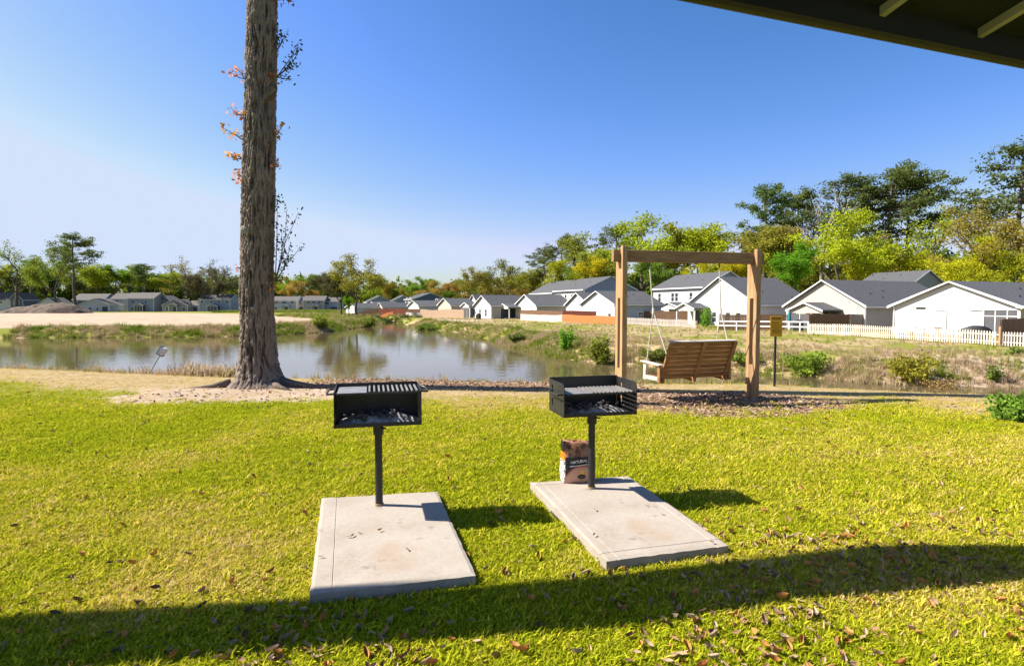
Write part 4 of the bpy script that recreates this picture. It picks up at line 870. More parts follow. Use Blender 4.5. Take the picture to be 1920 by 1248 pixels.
house('small white gable in front of the first shade-blue gable', 693, 705, 178, R(-60), 574, 566, 7, wall='white'); house('small cream gable with a long roof by the orange fence', 708, 718, 172, R(-60), 575, 568, 9, wall='cream', swins=((.4, 1, 4, 1.6, 'door'),))
house('white low gable seen between the mossy oak trunks', 649, 668, 170, R(-50), 576, 569, 9)
GL = 'houses across the sand'
def lh(label, p1, p2, d, ev, apx, D=9, ridge='side', wall='grey', side=None, wins=(), porch=None, rot=0): return house(label, p1, p2, d, R(rot), ev, apx, D, ridge, wall, side, 'shingle2', wins, (), porch, group=GL, floor=ZG - .1)
W4 = ((.12, 4.2, 1.2, 1.4), (.38, 4.2, 1.6, 1.4), (.70, 4.2, 1.0, 1.3), (.2, 1.2, 1.6, 1.6))
lh('pale wing of the house at the left picture edge', -40, 22, 262, 562, 548, 9, wall='pale', wins=W4); lh('navy gabled house near the left picture edge', 20, 44, 258, 561, 549, 9, 'front', 'navy', wins=((.35, 4.2, 1.0, 1.4), (.62, 4.2, 1.0, 1.4)))
lh('white low house half hidden by the dirt mound', 70, 112, 262, 571, 558, 9, 'front', 'white'); lh('dark two-storey house behind the white low house', 137, 194, 268, 562, 551, 10, 'side', 'navy', wins=W4)
lh('white single-storey house right of the dirt mound', 150, 206, 252, 571, 560, 9, 'front', 'pale', wins=((.35, 1.2, 1.2, 1.4), (.6, 1.2, 1.0, 1.4), (.85, 1.1, 2.6, 2.4, 'door')))
lh('pale two-storey house with a garage beside the blue grey one', 209, 242, 264, 560, 550, 9, 'side', 'pale', wins=((.3, 4.2, 1.8, 1.5), (.4, 1.0, 4.4, 2.2, 'door'))); lh('long blue grey two-storey house in the middle of the row', 240, 289, 258, 559, 549, 10, 'side', 'blue', wins=((.2, 4.2, 1.8, 1.5), (.7, 4.2, 1.2, 1.2), (.2, 1.2, 1.8, 1.6)), porch=(.35, .68, 2, 2.6, .9, 'screen'))
lh('navy gabled two-storey house beside the long blue grey one', 290, 319, 264, 563, 554, 9, 'front', 'navy', wins=((.25, 4.0, 1.2, 1.4), (.5, 4.0, 1.2, 1.4), (.75, 4.0, 1.2, 1.4), (.3, 1.2, 1.2, 1.8)))
lh('brown single-storey gabled house with a white porch gable', 305, 352, 252, 572, 561, 9, 'front', 'brownsd', wins=((.18, 1.2, 1.2, 1.4), (.85, 1.2, 1.6, 1.4)), porch=(.34, .66, 1.8, 2.6, 1.0, 'open')); lh('low wing of the brown single-storey house', 352, 373, 256, 572, 564, 8, 'side', 'brownsd', wins=((.7, 1.0, 2.0, 1.8),))
lh('blue grey twin house just left of the big trunk', 374, 432, 254, 561, 552, 10, 'side', 'blue', wins=((.1, 4.2, 1.2, 1.4), (.4, 4.2, 1.0, 1.4), (.65, 4.2, 1.2, 1.4), (.9, 4.2, 1.4, 1.4)), porch=(.32, .66, 2, 2.4, .9, 'screen'))
lh('pale blue grey two-storey house just right of the big trunk', 510, 556, 252, 564, 556, 10, 'side', 'pale', 'white', wins=((.2, 4.2, 1.2, 1.4), (.5, 4.2, 2.0, 1.4), (.85, 4.2, 1.2, 1.4), (.15, 1.2, 1.6, 1.6)), porch=(.45, .75, 2, 2.4, .7, 'open'))
lh('narrow pale link house with a balcony between two-storey houses', 555, 570, 256, 565, 557, 9, 'side', 'pale', wins=((.5, 4.1, 1.6, 1.4), (.6, 1.0, 2.4, 2.1, 'door')))
lh('greige two-storey house with a cream gable end', 569, 608, 248, 563, 555, 10, 'side', 'greige', 'cream', wins=((.25, 4.2, 1.2, 1.4), (.5, 4.2, 1.2, 1.4), (.78, 4.2, 1.2, 1.4)), porch=(.42, .78, 2, 2.4, .7, 'open'), rot=6)
lh('grey two-storey house at the right end of that row', 608, 634, 252, 565, 558, 9, 'side', 'grey', wins=((.2, 4.0, 2.2, 1.6), (.7, 1.1, 3, 2.1, 'door')))
# dirt mound on the building site
mx, my = at(96, 584, ZG).xy; my = 190; mx = (96 - 960) / FPX * my; n = 70; V = []
for j in range(n + 1):
    for i in range(n + 1):
        u = (i / n - .5) * 30; v = (j / n - .5) * 20
        h = 3.9 * max(0, 1 - (u - 3) ** 2 / 95 - v ** 2 / 70) + 2.5 * max(0, 1 - (u + 8) ** 2 / 50 - v ** 2 / 60)
        h = min(h, 3.4 + .25 * math.sin(u)) + (float(fbm(u * .35, v * .35, 0, 71, 4)) - .5) * 1.7 * min(1, h); V.append((u, v, h - .25))
tag(MB().add(V, [tuple(f) for f in grid_faces(n + 1, n + 1)]).build('dirt_mound', pmat('dirt', (.065, .046, .033), (.17, .125, .09), .8, .95, .8, .2, 2.5), None, (mx, my, ZG), smooth=True), 'grey brown heap of dug earth on the bare sand', 'dirt mound')

# ------------------------------------------------------------------ fences
def fpt(p, d): return Vector(((p - 960) / FPX * d, d, 0))
def fence(label, name, p1, d1, p2, d2, h, mat, kind, group=None, zoff=0.):
    a, b = fpt(p1, d1), fpt(p2, d2); v = b - a; L_ = v.length; rz = math.atan2(v.y, v.x); root_ = tag(empty(name, a, rz), label, 'fence', group)
    def gz(x): q = a + v * (x / L_); return tz(q.x, q.y) + zoff
    step = {'picket': .165, 'board': .15, 'rail': 2.4}[kind]; nn = int(L_ / step)
    if kind == 'rail':
        for i in range(nn + 2):
            x = min(i * step, L_); MB().box((x, 0, gz(x) + h / 2 - .1), (.1, .1, h + .2)).build('post', M['trim'], root_)
        for f in (.55, 1.0): MB().bar((0, 0, gz(0) + h * f - .06), (L_, 0, gz(L_) + h * f - .06), .04, .12).build('rail', M['trim'], root_)
        return root_
    if kind == 'picket':
        w = .085; pk = MB().prism([(-w / 2, -.01, .05), (w / 2, -.01, .05), (w / 2, -.01, h - .05), (0, -.01, h), (-w / 2, -.01, h - .05)], (0, .02, 0)).mesh('picket', mat)
        if nn <= 180:
            for i in range(nn):
                o = link('picket', pk, root_); o.location = (i * step + .08, 0, gz(i * step + .08)); 
        else:
            mb = MB()
            for i in range(nn): x = i * step + .08; z = gz(x); mb.prism([(x - w / 2, -.01, z + .05), (x + w / 2, -.01, z + .05), (x + w / 2, -.01, z + h - .05), (x, -.01, z + h), (x - w / 2, -.01, z + h - .05)], (0, .02, 0))
            tag(mb.build('pickets', mat, root_), kind='stuff')
        for f in (.3, .78):
            for k in range(max(1, int(L_ / 2.4))):
                xa = L_ * k / max(1, int(L_ / 2.4)); xb = L_ * (k + 1) / max(1, int(L_ / 2.4)); MB().bar((xa, .035, gz(xa) + h * f), (xb, .035, gz(xb) + h * f), .04, .08).build('rail', mat, root_)
    else:
        mb = MB(); rr = random.Random(int(p1))
        for i in range(nn):
            x = i * step + .075; z = gz(x); mb.box((x, rr.uniform(-.006, .006), z + h / 2), (.138, .02, h + rr.uniform(-.02, .02)))
        tag(mb.build('boards', mat, root_), kind='stuff')
        for f in (.2, .85): MB().bar((0, .04, gz(0) + h * f), (L_, .04, gz(L_) + h * f), .04, .09).build('rail', mat, root_)
    np_ = max(1, int(L_ / 2.4))
    for k in range(np_ + 1):
        x = L_ * k / np_; MB().box((x, .09, gz(x) + h / 2 - .1), (.09, .09, h + .22)).build('post', M['timber'] if kind == 'picket' else mat, root_)
    return root_
FG = 'back garden fences along the right bank'
fence('long pale picket fence in front of the white and greige houses', 'picket_fence', 1516, 52, 1876, 38.5, .98, M['picket'], 'picket', FG)
fence('greyed picket fence running out at the right picture edge', 'picket_fence', 1879, 38.4, 1960, 36.2, .98, M['picket2'], 'picket', FG)
fence('brown privacy fence behind the greyed pickets', 'privacy_fence', 1878, 39, 2010, 46, 1.75, M['brownfence'], 'board', FG)
fence('brown half of the privacy fence behind the long pickets', 'privacy_fence', 1518, 58, 1594, 60, 1.75, M['brownfence'], 'board', FG); fence('weathered grey half of the privacy fence behind the long pickets', 'privacy_fence', 1595, 60, 1680, 62, 1.75, M['greyfence'], 'board', FG)
fence('brown panel fence behind the rightmost swing post', 'privacy_fence', 1348, 66, 1476, 64, 1.75, M['brownfence'], 'board', FG); fence('white two-rail fence behind the rightmost swing post', 'rail_fence', 1347, 64, 1516, 55, 1.05, M['trim'], 'rail', FG)
fence('pale picket fence seen between the swing ropes', 'picket_fence', 1176, 82, 1306, 69, 1.0, M['picket2'], 'picket', FG); fence('dark brown fence below the pale two-storey house', 'privacy_fence', 1176, 90, 1290, 84, 1.8, M['brownfence'], 'board', FG)
fence('orange picket fence left of the swing', 'picket_fence', 1055, 92, 1160, 83, 1.15, M['orangefence'], 'board', FG); fence('dark red privacy fence behind the orange one', 'privacy_fence', 1055, 97, 1162, 89, 1.8, M['redfence'], 'board', FG)
fence('pale low fence left of the orange one', 'picket_fence', 976, 104, 1055, 92.5, 1.1, M['pinkfence'], 'board', FG); fence('brown privacy fence behind the pale low fence', 'privacy_fence', 976, 110, 1055, 98, 1.75, M['brownfence'], 'board', FG)
fence('long tan privacy fence at the grass crest', 'privacy_fence', 788, 138, 870, 122, 1.75, M['tanfence'], 'board', FG); fence('white low fence by the tan privacy fence corner', 'picket_fence', 761, 135, 788, 131, 1.1, M['picket'], 'board', FG); fence('brown fence behind the white low fence', 'privacy_fence', 761, 142, 790, 139, 1.75, M['brownfence'], 'board', FG)
fence('dark red fence beside the white low fence', 'privacy_fence', 737, 146, 761, 143, 1.8, M['redfence'], 'board', FG); fence('orange low fence far beyond the pond end', 'picket_fence', 711, 150, 737, 147, 1.1, M['orangefence'], 'board', FG); fence('dark red fence behind the orange low one beyond the pond end', 'privacy_fence', 711, 156, 737, 152, 1.8, M['redfence'], 'board', FG)
fence('pale fence beyond the pond end by the shade-blue gables', 'picket_fence', 685, 152, 711, 150, 1.1, M['pinkfence'], 'board', FG); fence('brown fence behind the pale one by the shade-blue gables', 'privacy_fence', 640, 160, 712, 157, 1.7, M['brownfence'], 'board', FG)
cp = fpt(1877, 38.4); tag(MB().box((0, 0, .55), (.14, .14, 1.5)).build('fence_post', M['post'], None, (cp.x, cp.y, tz(cp.x, cp.y)), bevel=.01), 'tall raw timber corner post where the two picket fences meet', 'fence post')
# garden things
def covered_grill(px, py, d, label, w=1.5):
    p = at(px, py, None, d); z = tz(p.x, p.y); root_ = tag(empty('covered_grill', (p.x, p.y, z), R(-40)), label, 'grill', 'covered garden grills')
    blob('cover', (0, 0, .75), (w / 2, .38, .45), M['vinylblack'], root_, int(px)); MB().box((0, 0, .38), (w * .8, .6, .76)).build('skirt', M['vinylblack'], root_, bevel=.05)
covered_grill(1829, 612, 43, 'black covered grill in front of the white house', 1.9); covered_grill(1497, 605, 61, 'black covered grill by the greige house corner', 1.1); covered_grill(897, 590, 118, 'round black grill on the lawn of the white crest house', 1.2)
p = at(1480, 590, None, 62); um = tag(empty('patio_umbrella', (p.x, p.y, tz(p.x, p.y))), 'closed teal patio umbrella by the greige house', 'umbrella')
MB().tube([(0, 0, 0), (0, 0, 2.3)], .03, 8).build('pole', M['trim'], um); MB().tube([(0, 0, .95), (0, 0, 1.2), (0, 0, 1.8), (0, 0, 2.25)], [.17, .2, .14, .03], 10).build('canopy', M['teal'], um)
p = at(1757, 616, None, 44); ch = tag(empty('garden_chair', (p.x, p.y, tz(p.x, p.y)), R(-50)), 'grey garden chair by the wall of the white house', 'chair')
MB().box((0, 0, .45), (.5, .5, .05)).build('seat', M['greyfence'], ch); MB().box((0, .24, .75), (.5, .04, .55)).build('backrest', M['greyfence'], ch)
for x in (-.22, .22):
    for y in (-.22, .22): MB().box((x, y, .22), (.04, .04, .44)).build('leg', M['greyfence'], ch)
# ------------------------------------------------------------------ scattered ground cover
def proto(name, me):
    return bpy.data.objects.new(name, me)      # not linked: only instanced
def scatter(name, P, rot, sc, pick, protos, label, cat, attrs=None):
    me = bpy.data.meshes.new(name); n = len(P); me.vertices.add(n); me.vertices.foreach_set('co', np.asarray(P, np.float32).ravel())
    def put(nm, typ, arr, fld):
        a = me.attributes.new(nm, typ, 'POINT'); a.data.foreach_set(fld, np.asarray(arr).ravel())
    put('rot', 'FLOAT_VECTOR', rot.astype(np.float32), 'vector'); put('scl', 'FLOAT_VECTOR', sc.astype(np.float32), 'vector'); put('pick', 'INT', pick.astype(np.int32), 'value')
    for k, v in (attrs or {}).items(): put(k, 'FLOAT', v.astype(np.float32), 'value')
    o = link(name, me); ng = bpy.data.node_groups.new(name, 'GeometryNodeTree')
    ng.interface.new_socket('Geometry', in_out='INPUT', socket_type='NodeSocketGeometry'); ng.interface.new_socket('Geometry', in_out='OUTPUT', socket_type='NodeSocketGeometry')
    N = ng.nodes; L = ng.links; gi = N.new('NodeGroupInput'); go = N.new('NodeGroupOutput'); ip = N.new('GeometryNodeInstanceOnPoints'); jn = N.new('GeometryNodeJoinGeometry')
    for p in protos:
        oi = N.new('GeometryNodeObjectInfo'); oi.inputs['Object'].default_value = p; oi.inputs['As Instance'].default_value = True; L.new(oi.outputs['Geometry'], jn.inputs[0])
    def na(nm, typ):
        a = N.new('GeometryNodeInputNamedAttribute'); a.data_type = typ; a.inputs['Name'].default_value = nm; return a.outputs['Attribute']
    L.new(gi.outputs[0], ip.inputs['Points']); L.new(jn.outputs[0], ip.inputs['Instance']); ip.inputs['Pick Instance'].default_value = True
    L.new(na('pick', 'INT'), ip.inputs['Instance Index']); L.new(na('rot', 'FLOAT_VECTOR'), ip.inputs['Rotation']); L.new(na('scl', 'FLOAT_VECTOR'), ip.inputs['Scale'])
    L.new(ip.outputs[0], go.inputs[0]); md_ = o.modifiers.new('scatter', 'NODES'); md_.node_group = ng
    return tag(o, label, cat, kind='stuff')
def blades(n, h, spread, width, lean, seed, name, mat, seg=2, hvar=.5):
    rng = np.random.default_rng(seed); V = []; F = []; lv = []
    for k in range(n):
        a = rng.uniform(0, 6.283); r = spread * math.sqrt(rng.uniform()); b = np.array([r * math.cos(a), r * math.sin(a), -.004]); hh = h * rng.uniform(1 - hvar, 1 + hvar * .6)
        da = rng.uniform(0, 6.283); ld = np.array([math.cos(da), math.sin(da), 0]) * lean * hh * rng.uniform(.3, 1.3); sd_ = np.array([-math.sin(da), math.cos(da), 0]); w = width * rng.uniform(.7, 1.2)
        i = len(V); V += [b - sd_ * w / 2, b + sd_ * w / 2]; c = rng.uniform()
        m_ = b + ld * .35 + np.array([0, 0, hh * .62]); V += [m_ - sd_ * w * .42, m_ + sd_ * w * .42, b + ld + np.array([0, 0, hh])]
        F += [(i, i + 1, i + 3), (i, i + 3, i + 2), (i + 2, i + 3, i + 4)]; lv += [c] * 5
    return leaf_mesh(name, np.array(V), np.array(F), np.array(lv), mat)
def grassmat(name, wet, dry, trans=.3, tip=None):
    m, N, L, B = new_mat(name); out = N['Material Output']; N.remove(B)
    a1 = N.new('ShaderNodeAttribute'); a1.attribute_name = 'lv'; a2 = N.new('ShaderNodeAttribute'); a2.attribute_name = 'dry'; a2.attribute_type = 'INSTANCER'
    k = mathn(N, L, 'ADD', a2.outputs['Fac'], mathn(N, L, 'MULTIPLY', mathn(N, L, 'SUBTRACT', a1.outputs['Fac'], .5), .7))
    c = ramp(N, L, k, [(.12, wet[0]), (.42, wet[1]), (.62, dry[0]), (.95, dry[1])])
    sc = N.new('ShaderNodeVectorMath'); sc.operation = 'SCALE'; L.new(c, sc.inputs[0]); L.new(mathn(N, L, 'ADD', mathn(N, L, 'MULTIPLY', a1.outputs['Fac'], .55), .70), sc.inputs[3])
    d = N.new('ShaderNodeBsdfDiffuse'); t = N.new('ShaderNodeBsdfTranslucent'); mx = N.new('ShaderNodeMixShader'); mx.inputs[0].default_value = trans
    L.new(sc.outputs[0], d.inputs[0]); L.new(sc.outputs[0], t.inputs[0]); L.new(d.outputs[0], mx.inputs[1]); L.new(t.outputs[0], mx.inputs[2]); L.new(mx.outputs[0], out.inputs[0]); return m
M['grass'] = grassmat('lawn_grass', ((.36, .40, .016), (.56, .51, .028)), ((.62, .50, .09), (.62, .47, .22)), .40)
M['weed'] = grassmat('bank_weed', ((.15, .22, .022), (.26, .28, .035)), ((.42, .33, .15), (.50, .37, .25)), .35)
rng = np.random.default_rng(5)
PADS = [np.array([[p.x, p.y] for p in q]) for q in (pA, pB)]
def lawn_pts(n, y0, y1, margin=1.04):
    y = rng.uniform(y0, y1, n * 2); y = y[rng.uniform(0, 1, n * 2) < (.9 * y + 1.9) / (.9 * y1 + 1.9)][:n]; n = len(y); x = rng.uniform(-1, 1, n) * (.9 * y + 1.9)
    cy = crest(x); s, d, mu = masks(x, y, np.full(n, 20.))
    keep = (y < cy + 1.6) & (rng.uniform(0, 1, n) > np.maximum(s * .93, mu * .93)) & (rng.uniform(0, 1, n) > .45 * sstep(.35, 1, d))
    for q in PADS: keep &= seg_sd(q, x, y) > .012
    x, y, d = x[keep], y[keep], d[keep]; z, _ = terrain(x, y); return x, y, z, d
tufts = [proto('grass_tuft', blades(26, .024, .048, .0048, 1.35, 200 + i, 'grass_tuft', M['grass'])) for i in range(4)] + [proto('grass_tuft', blades(40, .026, .11, .008, 1.3, 220 + i, 'grass_tuft', M['grass'])) for i in range(3)]
Xs = []; 
for (n, y0, y1, big_, s0) in ((50000, 1.4, 4.6, 0, 1.0), (80000, 4.6, 11.5, 0, 1.1), (46000, 6.0, 17.5, 1, 1.0)):
    x, y, z, d = lawn_pts(n, y0, y1); pr = sstep(6.0, 11.0, y) if big_ else 1 - sstep(6.5, 11.5, y); kp = rng.uniform(0, 1, len(x)) < pr; x, y, z, d = x[kp], y[kp], z[kp], d[kp]; k = len(x); nz_ = fbm(x * .9, y * .9, 0, 81); nl_ = fbm(x * .22, y * .22, 0, 83)
    dr = np.clip(d * .75 + (nz_ - .5) * .8 + (nl_ - .5) * .6 + .16 + rng.normal(0, .21, k), -.05, 1.05)
    Xs.append((np.stack([x, y, z], 1), np.stack([rng.normal(0, .12, k), rng.normal(0, .12, k), rng.uniform(0, 6.283, k)], 1), (s0 * rng.uniform(.7, 1.3, k) * (1 - .35 * np.clip(d, 0, 1)))[:, None] * np.array([1, 1, 1.]), rng.integers(0, 4, k) if not big_ else rng.integers(4, 7, k), dr))
P, rt, sc_, pk, dr = [np.concatenate(a) for a in zip(*Xs)]
scatter('lawn_grass', P, rt, sc_, pk, tufts, 'short yellow green mown grass of the lawn', 'grass', {'dry': dr})
# rank weeds and dry grass on the banks
weeds = [proto('weed_clump', blades(46, .62, .28, .020, .35, 300 + i, 'weed_clump', M['weed'])) for i in range(3)] + [proto('weed_clump', blades(60, .34, .34, .030, .7, 310 + i, 'weed_clump', M['weed'])) for i in range(3)]
def bank_pts(poly, n, lo_, hi_, extra=0):
    poly = np.array(poly); sg_ = np.diff(poly, axis=0); Ls = np.hypot(*sg_.T); cum = np.concatenate([[0], np.cumsum(Ls)]); t = rng.uniform(0, cum[-1], n); i = np.clip(np.searchsorted(cum, t) - 1, 0, len(Ls) - 1)
    q = poly[i] + sg_[i] * ((t - cum[i]) / Ls[i])[:, None]; nm_ = np.stack([-sg_[i][:, 1], sg_[i][:, 0]], 1) / Ls[i][:, None]
    q = q + nm_ * rng.uniform(lo_, hi_, n)[:, None]; return q[:, 0], q[:, 1]
Q = []
def addw(x, y, dlo, dhi, s0, s1, kind, seed, zmin=-2.05, thr=.0):
    z, sd = terrain(x, y); cl = fbm(x * .45, y * .45, 0, seed); keep = (z > zmin) & (cl > thr); x, y, z, cl = x[keep], y[keep], z[keep], cl[keep]; k = len(x)
    dr = np.clip(dlo + (dhi - dlo) * np.clip((cl - .3) / .4, 0, 1) + rng.normal(0, .12, k), 0, 1)
    s = rng.uniform(s0, s1, k); Q.append((np.stack([x, y, z - .03], 1), np.stack([rng.normal(0, .1, k), rng.normal(0, .1, k), rng.uniform(0, 6.28, k)], 1), np.stack([s, s, s * rng.uniform(.7, 1.2, k)], 1), {'t': rng.integers(0, 3, k), 's': rng.integers(3, 6, k), 'm': rng.integers(0, 6, k)}[kind], dr))
rb = right_bank[::-1]
x, y = bank_pts(right_bank[:12], 2100, -2.6, .3); addw(x, y, .25, 1.15, .28, .75, 'm', 91)
x, y = bank_pts(right_bank[:12], 1500, -9, -2.2); addw(x, y, .35, 1.05, .2, .5, 's', 93)
x, y = bank_pts(right_bank[8:], 2200, -3.5, .3); addw(x, y, .0, .85, .3, .8, 'm', 95)
x, y = bank_pts(left_bank, 4200, -5.0, .2); addw(x, y, .0, .85, .5, 1.05, 'm', 97)
x, y = bank_pts(inlet + left_bank[:2], 700, -6, .3); addw(x, y, .3, 1, .7, 1.3, 'm', 98)
# field between the right bank and the fences
x = rng.uniform(-20, 45, 9000); y = rng.uniform(26, 120, 9000); sd = seg_sd(POND, x, y); kp = (sd > 1.5) & (x > -18 + 0 * y) & (np.abs((x) / y) < .95); addw(x[kp], y[kp], .1, .95, .15, .42, 's', 99)
x = rng.uniform(-110, -15, 5000); y = rng.uniform(215, 250, 5000); addw(x, y, 0, .5, .8, 1.6, 's', 101); x = rng.uniform(-60, -20, 2500); y = rng.uniform(105, 200, 2500); s_, _, _ = masks(x, y, seg_sd(POND, x, y)); kp = s_ < .3; addw(x[kp], y[kp], .0, .6, .8, 1.6, 'm', 103)
# near bank: dry reeds that rise over the lawn edge at the left, thin stalks elsewhere
x = rng.uniform(-17, -6.4, 520); y = crest(x) + rng.uniform(.8, 2.6, 520); addw(x, y, .75, 1.0, .4, .95, 't', 105, thr=.5)
x = rng.uniform(-8.6, -6.9, 70); y = crest(x) + rng.uniform(.4, 1.6, 70); addw(x, y, .85, 1.0, .7, 1.1, 't', 106)
x = rng.uniform(-16, 8.5, 900); y = crest(x) + rng.uniform(.2, 2.0, 900); addw(x, y, .55, 1.0, .15, .34, 's', 107)
x = rng.uniform(9.5, 14, 250); y = crest(x) + rng.uniform(2.0, 5.5, 250); addw(x, y, .75, 1.0, .3, .7, 't', 109)
P, rt, sc_, pk, dr = [np.concatenate(a) for a in zip(*Q)]
scatter('bank_weeds', P, rt, sc_, pk, weeds, 'rank green and straw coloured weeds along the pond banks', 'weeds', {'dry': dr})
# wood chips under the swing
def chip(name, l, w, mat, seed):
    return proto(name, MB().box((0, 0, 0), (l, w, .006)).mesh(name, mat))
cm = [pmat('chip_%d' % i, c, tuple(k * .6 for k in c), 30, .9) for i, c in enumerate(((.42, .26, .16), (.26, .14, .08), (.56, .42, .30), (.14, .075, .045)))]
chips = [chip('wood_chip', .055, .018, cm[0], 1), chip('wood_chip', .04, .022, cm[1], 2), chip('wood_chip', .07, .014, cm[2], 3), chip('wood_chip', .05, .02, cm[3], 4)]
n = 26000; x = rng.uniform(-7, 10, n); y = rng.uniform(7.5, 14.2, n); s_, d_, mu_ = masks(x, y, np.full(n, 20.)); kp = rng.uniform(0, 1, n) < np.maximum(mu_ * 1.2 - .15, .10 * s_); x, y = x[kp], y[kp]; z, _ = terrain(x, y); k = len(x)
scatter('wood_chips', np.stack([x, y, z + .012], 1), np.stack([rng.normal(0, .35, k), rng.normal(0, .35, k), rng.uniform(0, 6.28, k)], 1), rng.uniform(.6, 1.4, k)[:, None] * np.ones(3), rng.integers(0, 4, k), chips, 'brown wood chip mulch under the swing and along the bank', 'mulch')
# fallen leaves
def leafshape(name, mat, curl):
    pts = [(-.5, 0), (-.3, .14), (0, .2), (.3, .14), (.52, 0), (.3, -.14), (0, -.2), (-.3, -.14)]
    V = [(x * .09, y * .09, curl * .09 * (x * x * 1.2 + abs(y) * 1.6)) for x, y in pts] + [(-.02, 0, 0), (.02, 0, 0)]
    F = [(0, 1, 8), (1, 2, 8), (2, 9, 8), (2, 3, 9), (3, 4, 9), (4, 5, 9), (5, 6, 9), (6, 8, 9), (6, 7, 8), (7, 0, 8)]
    return MB().add(V, F).mesh(name, mat)
lm = [pmat('dead_leaf_%d' % i, c, tuple(k * .7 for k in c), 40, .75, .3, .003) for i, c in enumerate(((.42, .28, .17), (.40, .29, .19), (.30, .16, .08), (.48, .24, .07), (.18, .10, .06)))]
lmesh = [leafshape('fallen_leaf', lm[i % 5], (.5, 1.0, .2, 1.3, .7)[i % 5]) for i in range(10)]
leaves = [proto('fallen_leaf', q) for q in lmesh]
def leafpts(n, f):
    y = rng.uniform(1.6, 13, n); x = rng.uniform(-1, 1, n) * (.9 * y + 1.6); d = f(x, y); kp = rng.uniform(0, 1, n) < d
    for q in PADS: kp &= seg_sd(q, x, y) > .02
    return x[kp], y[kp]
def dens(x, y):
    c = fbm(x * 1.1, y * 1.1, 0, 111); near_ = 1 - sstep(3.2, 4.6, y - .12 * x); return np.clip(near_ * (.20 + .9 * sstep(.40, .68, c)) * (.35 + .65 * sstep(-2.6, -.4, x)) + .022 + .06 * sstep(.6, .75, c), 0, 1)
x, y = leafpts(26000, dens); z, _ = terrain(x, y); k = len(x); s_ = rng.uniform(.32, .8, k)
scatter('leaf_litter', np.stack([x, y, z + .024 + rng.uniform(0, .016, k)], 1), np.stack([rng.normal(0, .4, k), rng.normal(0, .4, k), rng.uniform(0, 6.28, k)], 1), s_[:, None] * np.ones(3), rng.integers(0, 10, k), leaves, 'brown fallen leaves lying in the grass', 'leaves')
padlv = [(655, 1006, 'near the centre of the pad without a bag'), (661, 1004, 'touching its twin on the pad without a bag'), (674, 998, 'upright on the pad without a bag'), (712, 994, 'dark, in line below the grill post on the pad without a bag'), (764, 1030, 'yellowish, on the middle of the pad without a bag'), (602, 1043, 'pale, at the outer rim of the pad without a bag'),
         (1116, 956, 'dark and small on the bag-side pad'), (1243, 964, 'long and tan on the bag-side pad'), (1114, 1003, 'brown, at the outer edge of the bag-side pad'), (1335, 1016, 'at the near corner of the bag-side pad'), (1214, 948, 'tiny, near the far rim of the bag-side pad')]
for i, (px, py, w) in enumerate(padlv):
    p = at(px, py, .092); o = link('fallen_leaf', lmesh[i % 10], None, (p.x, p.y, .094), i * 1.3); o.scale = (.45, .38, .3); tag(o, 'fallen leaf ' + w, 'leaf', 'leaves on the concrete pads')
# ------------------------------------------------------------------ shrubs
def shrub(px, py, d, w, h, col, label, seed, size=.05, n=2600, name='shrub'):
    p = at(px, py, None, d); z = tz(p.x, p.y); rg = np.random.default_rng(seed); root_ = tag(empty(name, (p.x, p.y, z - .03)), label, 'shrub', 'shrubs on the banks'); mb = MB(); C = []
    for k in range(16):
        a = rg.uniform(0, 6.28); t = rg.uniform(.2, 1); e = np.array([math.cos(a) * w / 2 * t, math.sin(a) * w / 2 * t, h * rg.uniform(.3, 1.12) * (1 - .3 * t)]); mb.tube([(0, 0, 0), tuple(e * .5 + rg.normal(0, .03, 3)), tuple(e)], [.012 * h, .008 * h, .003 * h], 5, cap=False)
        m_ = n // 16; tt = rg.uniform(.35, 1.1, m_)[:, None]; C.append(e * tt + rg.normal(0, 1, (m_, 3)) * np.array([w * .085, w * .085, h * .085]))
    C = np.concatenate(C); C[:, 2] = np.maximum(C[:, 2], .02); mb.build('stem', M['bark_far'], root_); V, F, lv = leaf_quads(C, np.full(len(C), size), rg); o = link('foliage', leaf_mesh('foliage', V, F, lv, M['leaf']), root_); o.color = (col[0] * 1.7, col[1] * 1.45, col[2] * 1.2, 1)
shrub(1910, 772, 8.6, .72, .42, (.10, .19, .03), 'bright leafy shrub at the right picture edge beside the lawn', 1, .035, 2200)
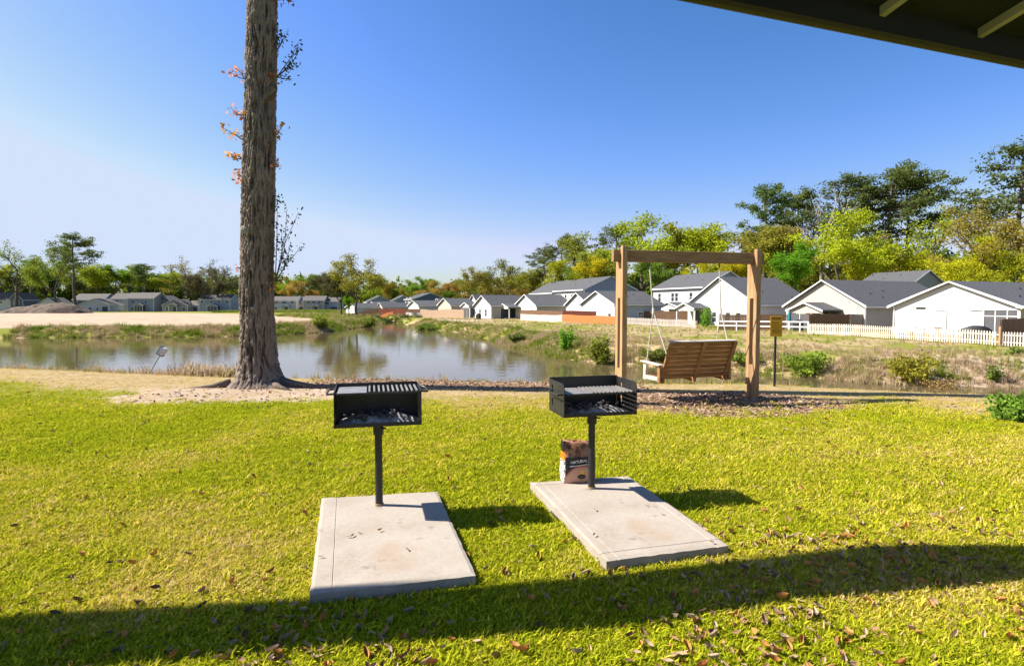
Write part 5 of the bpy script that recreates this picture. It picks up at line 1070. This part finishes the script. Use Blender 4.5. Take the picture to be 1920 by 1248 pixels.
shrub(1712, 716, 27.5, 2.2, 1.35, (.18, .19, .03), 'olive yellow bush at the water edge below the white house', 2, .07, 3000)
shrub(1512, 700, 30.5, 2.4, 1.15, (.12, .19, .03), 'green bush on the far bank right of the yellow sign', 3, .08); shrub(1062, 668, 42, 1.2, 1.5, (.09, .22, .02), 'fresh green upright bush on the far bank left of the swing', 4, .08, 1500)
shrub(1128, 678, 37, 1.6, 1.7, (.13, .17, .03), 'tall green weed bush just left of the swing stand', 5, .08); shrub(1235, 684, 36, 2.2, .7, (.09, .12, .03), 'dark green bush under the swing bench', 6, .08); shrub(972, 645, 54, 2.0, .8, (.08, .11, .03), 'dark bush on the bank in line with the picture centre', 7, .1)
shrub(180, 703, 17.4, 1.6, .75, (.13, .075, .05), 'brown twiggy bush among the reeds by the left water edge', 8, .03, 1500); shrub(215, 704, 17.2, 1.1, .5, (.16, .10, .05), 'smaller rusty bush beside the brown twiggy one', 9, .03, 900); shrub(115, 695, 18, 1.0, .45, (.09, .13, .03), 'low green bush at the left water edge', 10, .035, 900)
shrub(1400, 690, 33, 1.6, .8, (.10, .16, .03), 'green bush seen just left of the right swing post foot', 11, .08); shrub(800, 612, 88, 3.2, 1.3, (.09, .14, .03), 'green bush at the tip of the grassy crest bank', 12, .14); shrub(690, 607, 100, 4, 2.0, (.11, .15, .03), 'green bush on the tip of the sandy spit', 13, .14); shrub(600, 613, 82, 3, 1.7, (.13, .17, .03), 'yellow green bush on the spit right of the big trunk', 14, .12)
shrub(1760, 700, 26.5, 2.2, .7, (.20, .16, .08), 'straw coloured low bush on the bare bank', 15, .05, 1500); shrub(1862, 690, 27, .8, .8, (.10, .15, .03), 'single small green bush on the bare sandy slope', 16, .06, 700); shrub(1905, 672, 31, .9, .5, (.09, .15, .03), 'green tuft bush at the right edge of the bare slope', 17, .06, 600)
shrub(1325, 592, 74, 1.5, 2.6, (.10, .22, .03), 'young green garden tree before the white house behind the swing', 18, .12, 900); shrub(1705, 612, 45.5, 1.5, 2.0, (.12, .10, .08), 'leafless grey sapling against the white house wall', 19, .04, 160)
